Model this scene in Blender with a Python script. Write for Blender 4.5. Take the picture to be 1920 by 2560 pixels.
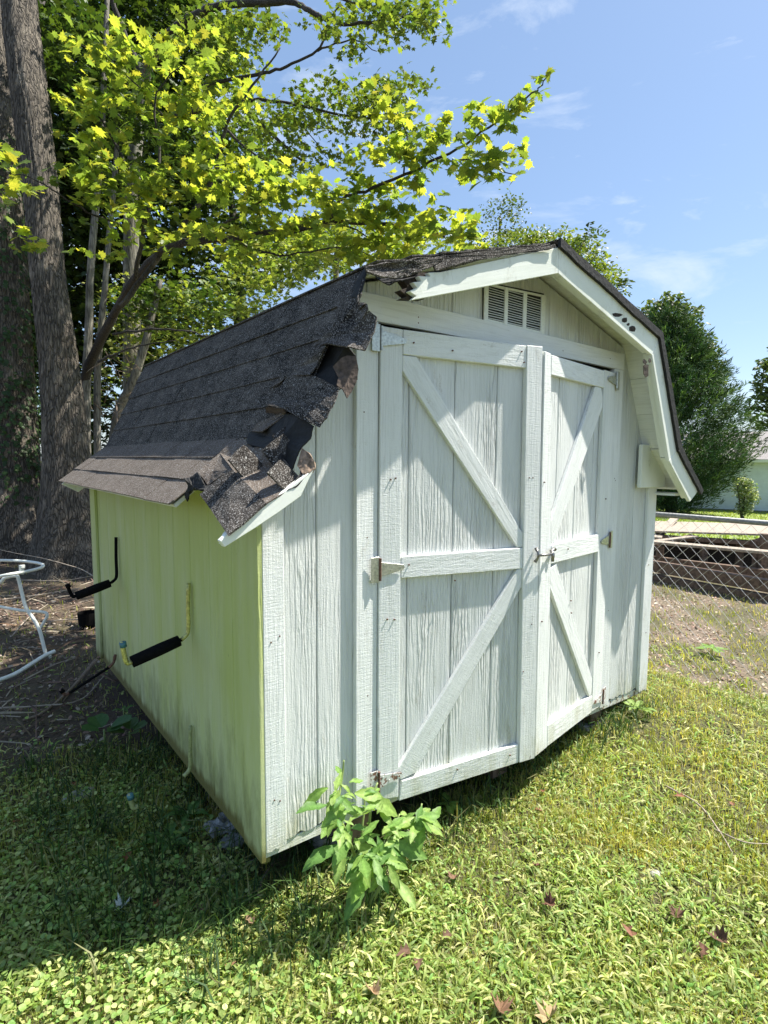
import bpy, bmesh, math, random
import numpy as np
from mathutils import Vector, Matrix
random.seed(7); rng = np.random.default_rng(11)
S = bpy.context.scene
for o in list(bpy.data.objects): bpy.data.objects.remove(o)

# ---------------------------------------------------------------- camera, world, sun, exposure
F = 1398.2; CAM = np.array([-.7487, -1.5704, 1.2898]); YAW, PIT, ROL = -.6659, -.0932, .0065
_f = np.array([-np.sin(YAW)*np.cos(PIT), np.cos(YAW)*np.cos(PIT), np.sin(PIT)])
_r = np.array([np.cos(YAW), np.sin(YAW), 0.]); _u = np.cross(_r, _f)
_r = np.cos(ROL)*_r + np.sin(ROL)*_u; _u = np.cross(_r, _f)
cd = bpy.data.cameras.new('camera'); cam = bpy.data.objects.new('camera', cd); S.collection.objects.link(cam)
cd.sensor_fit = 'HORIZONTAL'; cd.sensor_width = 36; cd.lens = F/1920*36; cd.clip_start = .05; cd.clip_end = 2000
cam.matrix_world = Matrix(((_r[0], _u[0], -_f[0], CAM[0]), (_r[1], _u[1], -_f[1], CAM[1]), (_r[2], _u[2], -_f[2], CAM[2]), (0, 0, 0, 1)))
S.camera = cam
S.render.resolution_x = 768; S.render.resolution_y = 1024
SUN = Vector((2.6, -1.0, 4.6)).normalized()
W = bpy.data.worlds.new('World'); S.world = W; W.use_nodes = True
wn = W.node_tree.nodes; wl = W.node_tree.links; wn.clear()
wo = wn.new('ShaderNodeOutputWorld'); bg = wn.new('ShaderNodeBackground'); sk = wn.new('ShaderNodeTexSky')
sk.sky_type = 'NISHITA'; sk.sun_disc = False; sk.sun_elevation = math.asin(SUN.z)
sk.sun_rotation = math.atan2(SUN.x, SUN.y); sk.air_density = 1.0; sk.dust_density = .7; sk.ozone_density = 1.5
bg.inputs['Strength'].default_value = .084
tc = wn.new('ShaderNodeTexCoord'); mp = wn.new('ShaderNodeMapping'); mp.inputs['Scale'].default_value = (1.6, 1.6, 5.5)
mp.inputs['Rotation'].default_value = (.25, -.35, .55)
nz = wn.new('ShaderNodeTexNoise'); nz.inputs['Scale'].default_value = 2.3; nz.inputs['Detail'].default_value = 9; nz.inputs['Roughness'].default_value = .6; nz.inputs['Distortion'].default_value = .5
cr = wn.new('ShaderNodeValToRGB'); cr.color_ramp.elements[0].position = .53; cr.color_ramp.elements[1].position = .80
cr.color_ramp.elements[0].color = (0, 0, 0, 1); cr.color_ramp.elements[1].color = (1, 1, 1, 1)
mx = wn.new('ShaderNodeMix'); mx.data_type = 'RGBA'; mx.inputs['B'].default_value = (5.2, 5.8, 6.6, 1)
# thin summer veil over the whole sky, then the wisps
vl = wn.new('ShaderNodeMix'); vl.data_type = 'RGBA'; vl.inputs['Factor'].default_value = .28; vl.inputs['B'].default_value = (2.5, 3.9, 6.2, 1)
wl.new(sk.outputs[0], vl.inputs['A'])
wl.new(tc.outputs['Generated'], mp.inputs[0]); wl.new(mp.outputs[0], nz.inputs[0]); wl.new(nz.outputs['Fac'], cr.inputs[0])
wl.new(cr.outputs[0], mx.inputs['Factor']); wl.new(vl.outputs['Result'], mx.inputs['A']); wl.new(mx.outputs['Result'], bg.inputs[0]); wl.new(bg.outputs[0], wo.inputs[0])
sd = bpy.data.lights.new('sun', 'SUN'); sd.energy = 5.0; sd.angle = math.radians(.6); sd.color = (1, .955, .87)
so = bpy.data.objects.new('sun', sd); S.collection.objects.link(so); so.location = (10, -4, 18)
so.rotation_euler = SUN.to_track_quat('Z', 'Y').to_euler()
S.view_settings.view_transform = 'Standard'; S.view_settings.look = 'None'; S.view_settings.gamma = 1; S.view_settings.use_curve_mapping = False
S.view_settings.exposure = 1.1
S.render.engine = 'CYCLES'
S.cycles.max_bounces = 8; S.cycles.transparent_max_bounces = 8

# ---------------------------------------------------------------- photo pixel -> point on a real plane / at a real distance
def ray(x, y): return _f + (x-960)/F*_r + (1280-y)/F*_u
def onY(x, y, v): d = ray(x, y); return CAM + (v-CAM[1])/d[1]*d
def onX(x, y, v): d = ray(x, y); return CAM + (v-CAM[0])/d[0]*d
def onZ(x, y, v): d = ray(x, y); return CAM + (v-CAM[2])/d[2]*d
def atD(x, y, v): return CAM + v*ray(x, y)
def onP(x, y, p0, n): d = ray(x, y); return CAM + ((p0-CAM)@n)/(d@n)*d

# ---------------------------------------------------------------- helpers
def prop(o, label=None, cat=None, group=None, kind=None):
    if label: o['label'] = label
    if cat: o['category'] = cat
    if group: o['group'] = group
    if kind: o['kind'] = kind
    return o
def thing(name, label, cat, loc=(0, 0, 0), group=None):
    o = bpy.data.objects.new(name, None); S.collection.objects.link(o); o.location = loc; o.empty_display_size = .1
    return prop(o, label, cat, group)
def link(name, me, mat=None, parent=None, smooth=False):
    if mat is not None and len(me.materials) == 0: me.materials.append(mat)
    o = bpy.data.objects.new(name, me); S.collection.objects.link(o)
    if parent is not None:
        o.parent = parent
        o.matrix_parent_inverse = Matrix.Translation(parent_world(parent)).inverted()
    if smooth: me.polygons.foreach_set('use_smooth', [True]*len(me.polygons))
    return o
def parent_world(p):
    v = Vector((0, 0, 0))
    while p is not None:
        v += Vector(p.location) + (p.matrix_parent_inverse.translation if p.parent else Vector((0, 0, 0)))
        p = p.parent
    return v
def bm_mesh(name, bm):
    me = bpy.data.meshes.new(name); bm.to_mesh(me); bm.free(); return me
def prism_bm(bm, front, back, bevel=0.):
    n = len(front)
    a = [bm.verts.new(p) for p in front]; b = [bm.verts.new(p) for p in back]
    fs = [bm.faces.new(a), bm.faces.new(b[::-1])]
    for i in range(n): fs.append(bm.faces.new((a[i], b[i], b[(i+1) % n], a[(i+1) % n])))
    bmesh.ops.recalc_face_normals(bm, faces=fs)
    if bevel: bmesh.ops.bevel(bm, geom=list({e for f in fs for e in f.edges}), offset=bevel, segments=1, affect='EDGES')
def prism(name, front, ext, mat, parent=None, bevel=.0015):
    bm = bmesh.new(); ext = np.array(ext, float)
    prism_bm(bm, [tuple(p) for p in front], [tuple(np.array(p)+ext) for p in front], bevel)
    return link(name, bm_mesh(name, bm), mat, parent)
def yboard(name, xz, y0, y1, mat, parent=None, bevel=.0015):   # outline in x,z ; from y0 (front) to y1
    return prism(name, [(x, y0, z) for x, z in xz], (0, y1-y0, 0), mat, parent, bevel)
def xboard(name, yz, x0, x1, mat, parent=None, bevel=.0015):
    return prism(name, [(x0, y, z) for y, z in yz], (x1-x0, 0, 0), mat, parent, bevel)
def rect(a, b, c, d): return [(a, c), (b, c), (b, d), (a, d)]
def box(name, x0, x1, y0, y1, z0, z1, mat, parent=None, bevel=0.):
    return yboard(name, rect(x0, x1, z0, z1), y0, y1, mat, parent, bevel)
def tube_data(pts, rad, seg=8, noise=0., seed=0):
    P = [Vector(p) for p in pts]; n = len(P); V = []; Fc = []
    rg = random.Random(seed)
    up = None
    for i, p in enumerate(P):
        t = (P[min(i+1, n-1)] - P[max(i-1, 0)]).normalized()
        if up is None: up = t.orthogonal().normalized()
        up = (up - t*up.dot(t)).normalized(); s = t.cross(up)
        r = rad[i] if hasattr(rad, '__len__') else rad
        for k in range(seg):
            a = 2*math.pi*k/seg; rr = r*(1+noise*(rg.random()-.5))
            V.append(p + up*math.cos(a)*rr + s*math.sin(a)*rr)
    for i in range(n-1):
        for k in range(seg):
            k2 = (k+1) % seg; Fc.append((i*seg+k, i*seg+k2, (i+1)*seg+k2, (i+1)*seg+k))
    Fc.append(tuple(range(seg))[::-1]); Fc.append(tuple((n-1)*seg+k for k in range(seg)))
    return V, Fc
def spline(pts, sub=6):
    P = [np.array(p, float) for p in pts]; P = [2*P[0]-P[1]] + P + [2*P[-1]-P[-2]]; out = []
    for i in range(1, len(P)-2):
        for k in range(sub):
            t = k/sub; a, b, c, d = P[i-1:i+3]
            out.append(.5*((2*b)+(-a+c)*t+(2*a-5*b+4*c-d)*t*t+(-a+3*b-3*c+d)*t**3))
    out.append(P[-2]); return out
def tubes(name, lst, mat, parent=None, seg=8, smooth=True, noise=0.):
    V = []; Fc = []
    for j, (pts, rad) in enumerate(lst):
        v, f = tube_data(pts, rad, seg, noise, j); o = len(V); V += v; Fc += [tuple(i+o for i in q) for q in f]
    me = bpy.data.meshes.new(name); me.from_pydata([tuple(v) for v in V], [], Fc); me.update()
    return link(name, me, mat, parent, smooth)
def trimesh(name, V, T, mat, parent=None, col=None, smooth=False):
    V = np.ascontiguousarray(V, np.float32); T = np.ascontiguousarray(T, np.int32)
    me = bpy.data.meshes.new(name); me.vertices.add(len(V)); me.vertices.foreach_set('co', V.ravel())
    me.loops.add(T.size); me.loops.foreach_set('vertex_index', T.ravel())
    me.polygons.add(len(T)); me.polygons.foreach_set('loop_start', np.arange(0, T.size, 3, dtype=np.int32))
    me.polygons.foreach_set('loop_total', np.full(len(T), 3, np.int32))
    if smooth: me.polygons.foreach_set('use_smooth', np.ones(len(T), bool))
    me.update(calc_edges=True)
    if col is not None:
        a = me.color_attributes.new('Col', 'FLOAT_COLOR', 'POINT')
        c = np.ones((len(V), 4), np.float32); c[:, :3] = col; a.data.foreach_set('color', c.ravel())
    return link(name, me, mat, parent)
def frames(nrm, head):   # rotation matrices whose columns are x=head-ish, y, z=normal
    z = nrm/np.linalg.norm(nrm, axis=1, keepdims=True)
    x = head - (head*z).sum(1, keepdims=True)*z; x /= np.linalg.norm(x, axis=1, keepdims=True)+1e-9
    y = np.cross(z, x); return np.stack([x, y, z], 2)
def scatter(tv, tf, pos, R, sc):
    tv = np.array(tv, float); tf = np.array(tf); N = len(pos); k = len(tv)
    V = np.einsum('nij,kj->nki', R, tv)*np.asarray(sc).reshape(-1, 1, 1) + pos[:, None, :]
    T = (tf[None] + (np.arange(N)*k)[:, None, None]).reshape(-1, 3)
    return V.reshape(-1, 3), T
def fbm(x, y, s=0):
    return (np.sin(x*1.7+s)*np.cos(y*2.1-s*1.3)+.6*np.sin(x*3.9-y*2.7+s*2)+.4*np.sin(x*7.3+y*8.9+s)+.3*np.cos(x*14.1-y*11.3+s*3))/2.3

# ---------------------------------------------------------------- materials
def mat_new(name):
    m = bpy.data.materials.new(name); m.use_nodes = True; n = m.node_tree.nodes; n.clear()
    o = n.new('ShaderNodeOutputMaterial'); b = n.new('ShaderNodeBsdfPrincipled'); m.node_tree.links.new(b.outputs[0], o.inputs[0])
    return m, m.node_tree, b, o
def simple(name, c, rough=.6, metal=0., bump=0., bscale=200, var=0.):
    m, t, b, o = mat_new(name); b.inputs['Base Color'].default_value = (*c, 1); b.inputs['Roughness'].default_value = rough; b.inputs['Metallic'].default_value = metal
    if bump or var:
        n = t.nodes.new('ShaderNodeTexNoise'); n.inputs['Scale'].default_value = bscale; n.inputs['Detail'].default_value = 6
        g = t.nodes.new('ShaderNodeTexCoord'); t.links.new(g.outputs['Object'], n.inputs[0])
        if bump:
            u = t.nodes.new('ShaderNodeBump'); u.inputs['Strength'].default_value = 1; u.inputs['Distance'].default_value = bump; t.links.new(n.outputs['Fac'], u.inputs['Height']); t.links.new(u.outputs[0], b.inputs['Normal'])
        if var:
            r = t.nodes.new('ShaderNodeValToRGB'); r.color_ramp.elements[0].position = .3; r.color_ramp.elements[1].position = .7
            r.color_ramp.elements[0].color = (*[v*(1-var) for v in c], 1); r.color_ramp.elements[1].color = (*[min(1, v*(1+var)) for v in c], 1)
            t.links.new(n.outputs['Fac'], r.inputs[0]); t.links.new(r.outputs[0], b.inputs['Base Color'])
    return m
class G:   # tiny node helper
    def __init__(s, t): s.t = t
    def n(s, k, **kw):
        q = s.t.nodes.new(k)
        for a, v in kw.items(): setattr(q, a, v)
        return q
    def L(s, a, b): s.t.links.new(a, b)
    def map(s, scale, rot=(0, 0, 0), src='Object', pre=None):
        m = s.n('ShaderNodeMapping'); m.inputs['Scale'].default_value = scale; m.inputs['Rotation'].default_value = rot
        if pre is None:
            c = s.n('ShaderNodeTexCoord'); s.L(c.outputs[src], m.inputs[0])
        else: s.L(pre, m.inputs[0])
        return m.outputs[0]
    def noise(s, vec, sc, det=5, rough=.55, dist=0.):
        q = s.n('ShaderNodeTexNoise'); q.inputs['Scale'].default_value = sc; q.inputs['Detail'].default_value = det
        q.inputs['Roughness'].default_value = rough; q.inputs['Distortion'].default_value = dist; s.L(vec, q.inputs[0]); return q.outputs['Fac']
    def ramp(s, v, p0, p1, c0=(0, 0, 0), c1=(1, 1, 1)):
        q = s.n('ShaderNodeValToRGB'); e = q.color_ramp.elements; e[0].position = p0; e[1].position = p1; e[0].color = (*c0, 1); e[1].color = (*c1, 1); s.L(v, q.inputs[0]); return q.outputs[0]
    def mix(s, f, a, b):
        q = s.n('ShaderNodeMix', data_type='RGBA')
        for i, v in (('Factor', f), ('A', a), ('B', b)):
            if isinstance(v, (int, float)): q.inputs[i].default_value = v
            elif isinstance(v, tuple): q.inputs[i].default_value = (*v, 1)
            else: s.L(v, q.inputs[i])
        return q.outputs['Result']
    def math(s, op, a, b=0., c=None):
        q = s.n('ShaderNodeMath', operation=op)
        for i, v in enumerate((a, b) if c is None else (a, b, c)):
            if isinstance(v, (int, float)): q.inputs[i].default_value = v
            else: s.L(v, q.inputs[i])
        return q.outputs[0]
    def sep(s, v): q = s.n('ShaderNodeSeparateXYZ'); s.L(v, q.inputs[0]); return q.outputs
    def bump(s, h, dist, strength=1., nrm=None):
        q = s.n('ShaderNodeBump'); q.inputs['Distance'].default_value = dist; q.inputs['Strength'].default_value = strength; s.L(h, q.inputs['Height'])
        if nrm is not None: s.L(nrm, q.inputs['Normal'])
        return q.outputs[0]
_pm = {}
def paint(angle=90, kind='trim'):
    """old white paint on rough sawn wood; grain runs at `angle` degrees from x in the x-z plane"""
    k = (angle, kind)
    if k in _pm: return _pm[k]
    m, t, b, o = mat_new('white_paint_%s' % kind); g = G(t)
    rot = (0, math.radians(angle-90), 0)
    if kind == 'soffit': rot = (math.radians(90), 0, 0)
    c = g.map((1, 1, 1), rot)
    info = g.n('ShaderNodeObjectInfo'); off = g.n('ShaderNodeVectorMath', operation='MULTIPLY_ADD')
    g.L(info.outputs['Random'], off.inputs[0]); off.inputs[1].default_value = (3.1, 7.7, 5.3); g.L(c, off.inputs[2]); c = off.outputs[0]
    grain = g.noise(g.map((1, 1, .045), pre=c), 95, 6, .65, .6)
    saw = g.noise(g.map((.12, .12, 1), (0, .12, 0), pre=c), 260, 3, .6)
    soft = g.noise(g.map((1, 1, .3), pre=c), 9, 5, .6)
    fuzz = g.noise(g.map((1, 1, .5), pre=c), 330, 3, .6)
    h = g.math('MULTIPLY_ADD', grain, 1., g.math('MULTIPLY', saw, .45 if kind != 'siding' else .15))
    h = g.math('ADD', h, g.math('MULTIPLY', fuzz, .35))
    if kind in ('siding', 'side'):
        wv = g.n('ShaderNodeTexWave', wave_type='BANDS', bands_direction='X'); wv.inputs['Scale'].default_value = 19; wv.inputs['Distortion'].default_value = 13
        wv.inputs['Detail'].default_value = 4; wv.inputs['Detail Scale'].default_value = 1.3; wv.inputs['Detail Roughness'].default_value = .62
        g.L(g.map((1, 1, .11), pre=c), wv.inputs[0])
        area = g.ramp(g.noise(g.map((1, 1, .25), pre=c), 5.5, 2), .42, .62)
        h = g.math('ADD', h, g.math('MULTIPLY', g.math('MULTIPLY', wv.outputs['Fac'], area), 1.5))
    base = g.mix(g.ramp(soft, .3, .75), (.70, .725, .70), (.83, .84, .82))
    # grime settles in the grain, green film low down
    base = g.mix(g.math('MULTIPLY', g.ramp(grain, .36, .52, (1, 1, 1), (0, 0, 0)), .22 if kind != 'siding' else .24), base, (.42, .42, .38))
    if kind == 'siding': base = g.mix(.24, base, (.40, .42, .40))
    peel = g.noise(g.map((1, 1, .3), pre=c), 17, 6, .75); base = g.mix(g.math('MULTIPLY', g.math('MULTIPLY', g.ramp(peel, .60, .66), g.ramp(fuzz, .40, .55)), .5), base, (.40, .37, .31))
    pz = g.n('ShaderNodeNewGeometry'); z = g.sep(pz.outputs['Position'])[2]
    pn = g.noise(g.map((1, 1, .3), pre=pz.outputs['Position']), 14, 6, .7)
    low = g.math('SUBTRACT', pn, g.math('MULTIPLY', z, 1.0))
    base = g.mix(g.math('MULTIPLY', g.ramp(low, .38, .62), .55), base, (.40, .39, .22))
    speck = g.ramp(g.noise(pz.outputs['Position'], 75, 3, .8), .70, .76)
    base = g.mix(g.math('MULTIPLY', speck, .45), base, (.28, .25, .2))
    rot_ = g.math('SUBTRACT', g.noise(g.map((1, 1, .6), pre=pz.outputs['Position']), 38, 6, .75), g.math('MULTIPLY', z, 1.6))
    base = g.mix(g.ramp(rot_, .60, .66), base, (.20, .13, .08))
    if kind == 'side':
        bounce_algae = g.noise(g.map((1, 1, .22), pre=pz.outputs['Position']), 6, 6, .65)  # green light bounced off foliage, painted into the wall with some algae
        bounce_algae_z = g.math('ADD', bounce_algae, g.math('MULTIPLY', z, .28))
        base = g.mix(g.ramp(bounce_algae_z, .35, .8), (.54, .58, .36), (.44, .50, .17))
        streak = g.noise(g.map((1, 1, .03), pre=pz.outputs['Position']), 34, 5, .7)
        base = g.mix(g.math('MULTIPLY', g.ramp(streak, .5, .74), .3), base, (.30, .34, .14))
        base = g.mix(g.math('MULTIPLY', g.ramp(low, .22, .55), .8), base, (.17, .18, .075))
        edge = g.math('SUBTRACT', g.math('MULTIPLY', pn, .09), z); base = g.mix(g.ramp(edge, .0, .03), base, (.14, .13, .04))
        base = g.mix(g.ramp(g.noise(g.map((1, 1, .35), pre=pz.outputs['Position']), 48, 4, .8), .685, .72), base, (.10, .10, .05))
    if kind == 'fascia':
        base = g.mix(g.ramp(soft, .35, .7), (.74, .77, .68), (.84, .86, .80))
        st = g.noise(g.map((1, 1, .5), pre=pz.outputs['Position']), 9, 8, .75)
        base = g.mix(g.math('MULTIPLY', g.ramp(st, .56, .72), .6), base, (.36, .34, .24))
        base = g.mix(g.ramp(g.noise(pz.outputs['Position'], 24, 3, .7), .745, .76), base, (.12, .08, .05))
    b.inputs['Roughness'].default_value = .62; g.L(base, b.inputs['Base Color'])
    d = {'siding': .0034, 'side': .0012, 'fascia': .0007, 'soffit': .0008}.get(kind, .0028)
    g.L(g.bump(h, d), b.inputs['Normal']); _pm[k] = m; return m
def shingle_mat(name, dusty=0.):
    m, t, b, o = mat_new(name); g = G(t); c = g.map((1, 1, 1))
    pos = g.n('ShaderNodeNewGeometry').outputs['Position']
    gr = g.noise(pos, 250, 2, .75); big = g.noise(pos, 7, 5, .65); mid = g.noise(pos, 40, 4, .7)
    base = g.mix(g.ramp(big, .38, .62), (.010, .009, .008), (.055, .049, .043)); patch = g.noise(g.map((1, .5, 1), pre=pos), 16, 6, .75); base = g.mix(g.math('MULTIPLY', g.ramp(patch, .50, .66), .7), base, (.15, .135, .118))
    base = g.mix(g.math('MULTIPLY', g.ramp(mid, .45, .7), .5), base, (.085, .072, .062))
    if dusty: base = g.mix(dusty, base, (.21, .165, .13))
    sp = g.ramp(gr, .56, .62); base = g.mix(g.math('MULTIPLY', sp, .85), base, (.36, .34, .32))
    base = g.mix(g.ramp(g.noise(pos, 120, 2, .6), .68, .71), base, (.42, .42, .40))
    g.L(base, b.inputs['Base Color']); b.inputs['Roughness'].default_value = 1.; b.inputs['Specular IOR Level'].default_value = .15
    g.L(g.bump(g.math('ADD', gr, g.math('MULTIPLY', mid, .5)), .0022), b.inputs['Normal']); return m
def leaf_mat(name, trans=.5, spec=.35, rough=.45, tcol=(1.25, 1.35, .5)):
    m, t, b, o = mat_new(name); g = G(t); a = g.n('ShaderNodeAttribute', attribute_name='Col')
    ps_ = g.n('ShaderNodeNewGeometry').outputs['Position']; nv = g.noise(ps_, 85, 4, .7)
    vm = g.n('ShaderNodeMix', data_type='RGBA', blend_type='MULTIPLY'); vm.inputs['Factor'].default_value = 1; g.L(a.outputs['Color'], vm.inputs['A']); g.L(g.ramp(nv, .3, .7, (.68, .74, .62), (1.22, 1.16, 1.25)), vm.inputs['B']); colr = vm.outputs['Result']
    g.L(colr, b.inputs['Base Color']); b.inputs['Roughness'].default_value = rough; b.inputs['Specular IOR Level'].default_value = spec
    if 'weed' in name: g.L(g.bump(nv, .0016), b.inputs['Normal'])
    tr = g.n('ShaderNodeBsdfTranslucent'); mu = g.n('ShaderNodeMix', data_type='RGBA', blend_type='MULTIPLY'); mu.inputs['Factor'].default_value = 1
    g.L(colr, mu.inputs['A']); mu.inputs['B'].default_value = (*tcol, 1); g.L(mu.outputs['Result'], tr.inputs[0])
    ms = g.n('ShaderNodeMixShader'); ms.inputs[0].default_value = trans; g.L(b.outputs[0], ms.inputs[1]); g.L(tr.outputs[0], ms.inputs[2]); g.L(ms.outputs[0], o.inputs[0]); return m
def bark_mat(name, c0, c1, dist=.02, sc=1.):
    m, t, b, o = mat_new(name); g = G(t); c = g.map((1, 1, .10)); pos = g.map((1, 1, 1))
    v = g.n('ShaderNodeTexVoronoi', feature='DISTANCE_TO_EDGE'); v.inputs['Scale'].default_value = 34*sc
    dn = g.n('ShaderNodeTexNoise'); dn.inputs['Scale'].default_value = 9; g.L(c, dn.inputs[0]); ad = g.n('ShaderNodeVectorMath', operation='MULTIPLY_ADD'); g.L(dn.outputs['Color'], ad.inputs[0]); ad.inputs[1].default_value = (.12, .12, .12); g.L(c, ad.inputs[2]); g.L(ad.outputs[0], v.inputs[0])
    fine = g.noise(c, 90*sc, 6, .7); big = g.noise(pos, 3.5, 5, .6)
    crack = g.ramp(v.outputs['Distance'], .0, .16)
    base = g.mix(g.ramp(fine, .35, .7), c0, c1); base = g.mix(g.math('MULTIPLY', g.math('SUBTRACT', 1., crack), .8), base, tuple(x*.35 for x in c0))
    base = g.mix(g.math('MULTIPLY', g.ramp(big, .55, .68), .5), base, tuple(min(1, x*1.7) for x in c1))
    g.L(base, b.inputs['Base Color']); b.inputs['Roughness'].default_value = .9
    g.L(g.bump(g.math('MULTIPLY_ADD', crack, 1., fine), dist), b.inputs['Normal']); return m

M_shingle = shingle_mat('asphalt_shingle'); M_shingle2 = shingle_mat('dusty_asphalt_shingle', .40)
M_felt = simple('black_roof_felt', (.010, .010, .010), .8, bump=.003, bscale=60, var=.4)
M_shback = simple('shingle_underside', (.085, .06, .045), .85, bump=.002, bscale=80, var=.45)
M_rot = simple('rotten_wood', (.24, .17, .12), .9, bump=.004, bscale=70, var=.6)
M_darkrot_shade = simple('dark_rot_and_shade', (.035, .025, .018), .95, bump=.006, bscale=60, var=.5)  # dark rot; also the painted shade inside the timber bed
M_vent = simple('white_vent_metal', (.76, .78, .72), .5, bump=.0004, bscale=90, var=.07)
M_dark = simple('dark_interior', (.02, .02, .018), .9)
M_zinc = simple('zinc_plated_steel', (.50, .51, .46), .38, .75, bump=.0003, bscale=120, var=.25)
M_rust = simple('rusty_steel', (.16, .085, .06), .8, .2, bump=.0012, bscale=140, var=.55)
M_steel = simple('worn_dark_steel', (.26, .25, .24), .35, .9, bump=.0004, bscale=120, var=.3)
M_foam = simple('black_foam_padding', (.006, .006, .007), 1., bump=.002, bscale=60, var=.3)
M_brass = simple('yellowed_zinc_rod', (.52, .50, .18), .42, .5, bump=.0006, bscale=90, var=.4)
M_blue = simple('blue_plastic_cap', (.05, .16, .20), .5, var=.3, bscale=60)
M_galv = simple('galvanised_steel', (.25, .255, .25), .65, .7, bump=.0006, bscale=60, var=.3)
M_wire = simple('galvanised_wire', (.46, .46, .45), .45, .75)
M_white = simple('white_plastic_coated_steel', (.74, .76, .70), .4, var=.08, bscale=30)
M_pot = simple('black_plastic', (.005, .005, .005), .9)
for m_ in (M_foam, M_pot): m_.node_tree.nodes['Principled BSDF'].inputs['Specular IOR Level'].default_value = .12
M_padrod = simple('painted_over_rod', (.30, .33, .15), .6, bump=.0006, bscale=90, var=.3)
M_cloth = simple('white_plastic_litter', (.27, .28, .27), .35, var=.25, bscale=30)
M_stick = simple('dead_stick_bark', (.19, .14, .10), .9, bump=.002, bscale=90, var=.45)
M_stone = simple('grey_stone', (.35, .34, .32), .85, bump=.003, bscale=40, var=.35)
M_beam = simple('weathered_timber', (.15, .10, .07), .85, bump=.004, bscale=25, var=.5)
M_plank = simple('bleached_plank', (.33, .275, .215), .85, bump=.003, bscale=25, var=.35)
M_leafbright = leaf_mat('maple_leaf_bright', .64, .35, .42, (1.45, 1.38, .55))
M_leafmid = leaf_mat('maple_leaf_green', .40, .3, .45)
M_leafdark = leaf_mat('woodland_leaf', .34, .3, .5)
M_conifer = leaf_mat('cedar_foliage', .12, .15, .7)
M_grass = leaf_mat('grass_blade', .38, .25, .5, (1.35, 1.25, .5))
M_weed = leaf_mat('weed_leaf', .42, .35, .45, (1.25, 1.3, .6))
M_litter = leaf_mat('dry_leaf_litter', .12, .2, .8, (1.2, 1., .7))
M_bark = bark_mat('furrowed_bark', (.10, .08, .06), (.27, .23, .18), .03)
M_bark2 = bark_mat('smooth_grey_bark', (.14, .125, .10), (.30, .275, .225), .005, .8)
M_barkd = bark_mat('dark_branch_bark', (.05, .042, .035), (.11, .095, .08), .006, 2.)

# ---------------------------------------------------------------- ground
def sm(a, b, x): t = np.clip((x-a)/(b-a), 0, 1); return t*t*(3-2*t)
def gz(x, y):
    x = np.asarray(x, float); y = np.asarray(y, float)
    z = -.205 + .07*sm(1.0, 2.5, x)*sm(-1.1, -.1, y)*(1-sm(3.0, 3.6, x)) + .09*sm(1., 5., y)*(1-sm(2., 5., x))
    z = z - .13*sm(2.6, 3.7, x) - .06*sm(3.7, 7., x) - .84*sm(8, 28, x)
    z = z + .014*fbm(x*1.3, y*1.3)*np.clip(1.2-.02*np.hypot(x, y), 0, 1) + .004*fbm(x*6, y*6, 2)
    return z
def gz1(x, y): return float(gz(x, y))
def dirtmask(x, y):
    a = sm(1.25, 1.75, y + .25*fbm(x*2, y*2, 1) + .35*(x+.6))*(1-sm(.2, 1.2, x)) + sm(3.0, 9, y)*(1-sm(2.5, 3.0, x))
    b = sm(2.95, 3.45, x+.2*fbm(x*2, y*2, 3)+.25*y)*(1-sm(8.0, 8.8, x))
    patch = sm(-.3, .1, fbm(x*1.5+2, y*2.2, 5))
    return np.clip(np.maximum(a, b*(1-.9*patch)), 0, 1)
nr, na = 230, 168
rr = np.concatenate([[0], .04*(1.0405**np.arange(nr))]); rr = rr[rr < 420]; rr = np.append(rr, 420); aa = np.linspace(0, 2*np.pi, na, endpoint=False)
gx = .6 + rr[:, None]*np.cos(aa); gy = .6 + rr[:, None]*np.sin(aa)
GV = np.stack([gx, gy, gz(gx, gy)], -1).reshape(-1, 3); T = []
ii, kk = np.meshgrid(np.arange(len(rr)-1), np.arange(na), indexing='ij'); k2 = (kk+1) % na
q = np.stack([ii*na+kk, (ii+1)*na+kk, (ii+1)*na+k2, ii*na+k2], -1).reshape(-1, 4)
GT = np.concatenate([q[:, [0, 1, 2]], q[:, [0, 2, 3]]])
dm = dirtmask(GV[:, 0], GV[:, 1])
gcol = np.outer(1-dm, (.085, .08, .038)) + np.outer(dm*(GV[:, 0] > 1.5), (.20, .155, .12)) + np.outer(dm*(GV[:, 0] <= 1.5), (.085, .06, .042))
far = sm(8.6, 10, np.maximum(GV[:, 0], GV[:, 1]*0))[:, None]
gcol = gcol*(1-far) + far*np.array((.24, .32, .07))
mg, t, b, o_ = mat_new('soil_and_lawn'); g = G(t); at = g.n('ShaderNodeAttribute', attribute_name='Col'); pos = g.n('ShaderNodeNewGeometry').outputs['Position']
n1 = g.noise(pos, 2.5, 6, .65); n2 = g.noise(pos, 60, 5, .7)
mm = g.n('ShaderNodeMix', data_type='RGBA', blend_type='MULTIPLY'); mm.inputs['Factor'].default_value = 1
g.L(at.outputs['Color'], mm.inputs['A']); g.L(g.mix(g.ramp(n2, .3, .7), (.45, .45, .45), (1.35, 1.3, 1.2)), mm.inputs['B'])
g.L(g.mix(g.math('MULTIPLY', g.ramp(n1, .45, .7), .35), mm.outputs['Result'], (.13, .13, .05)), b.inputs['Base Color']); b.inputs['Roughness'].default_value = .95
g.L(g.bump(n2, .012), b.inputs['Normal'])
prop(trimesh('ground', GV, GT, mg, None, gcol, True), 'sloping backyard lawn with bare litter covered soil patches', kind='structure')

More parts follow.
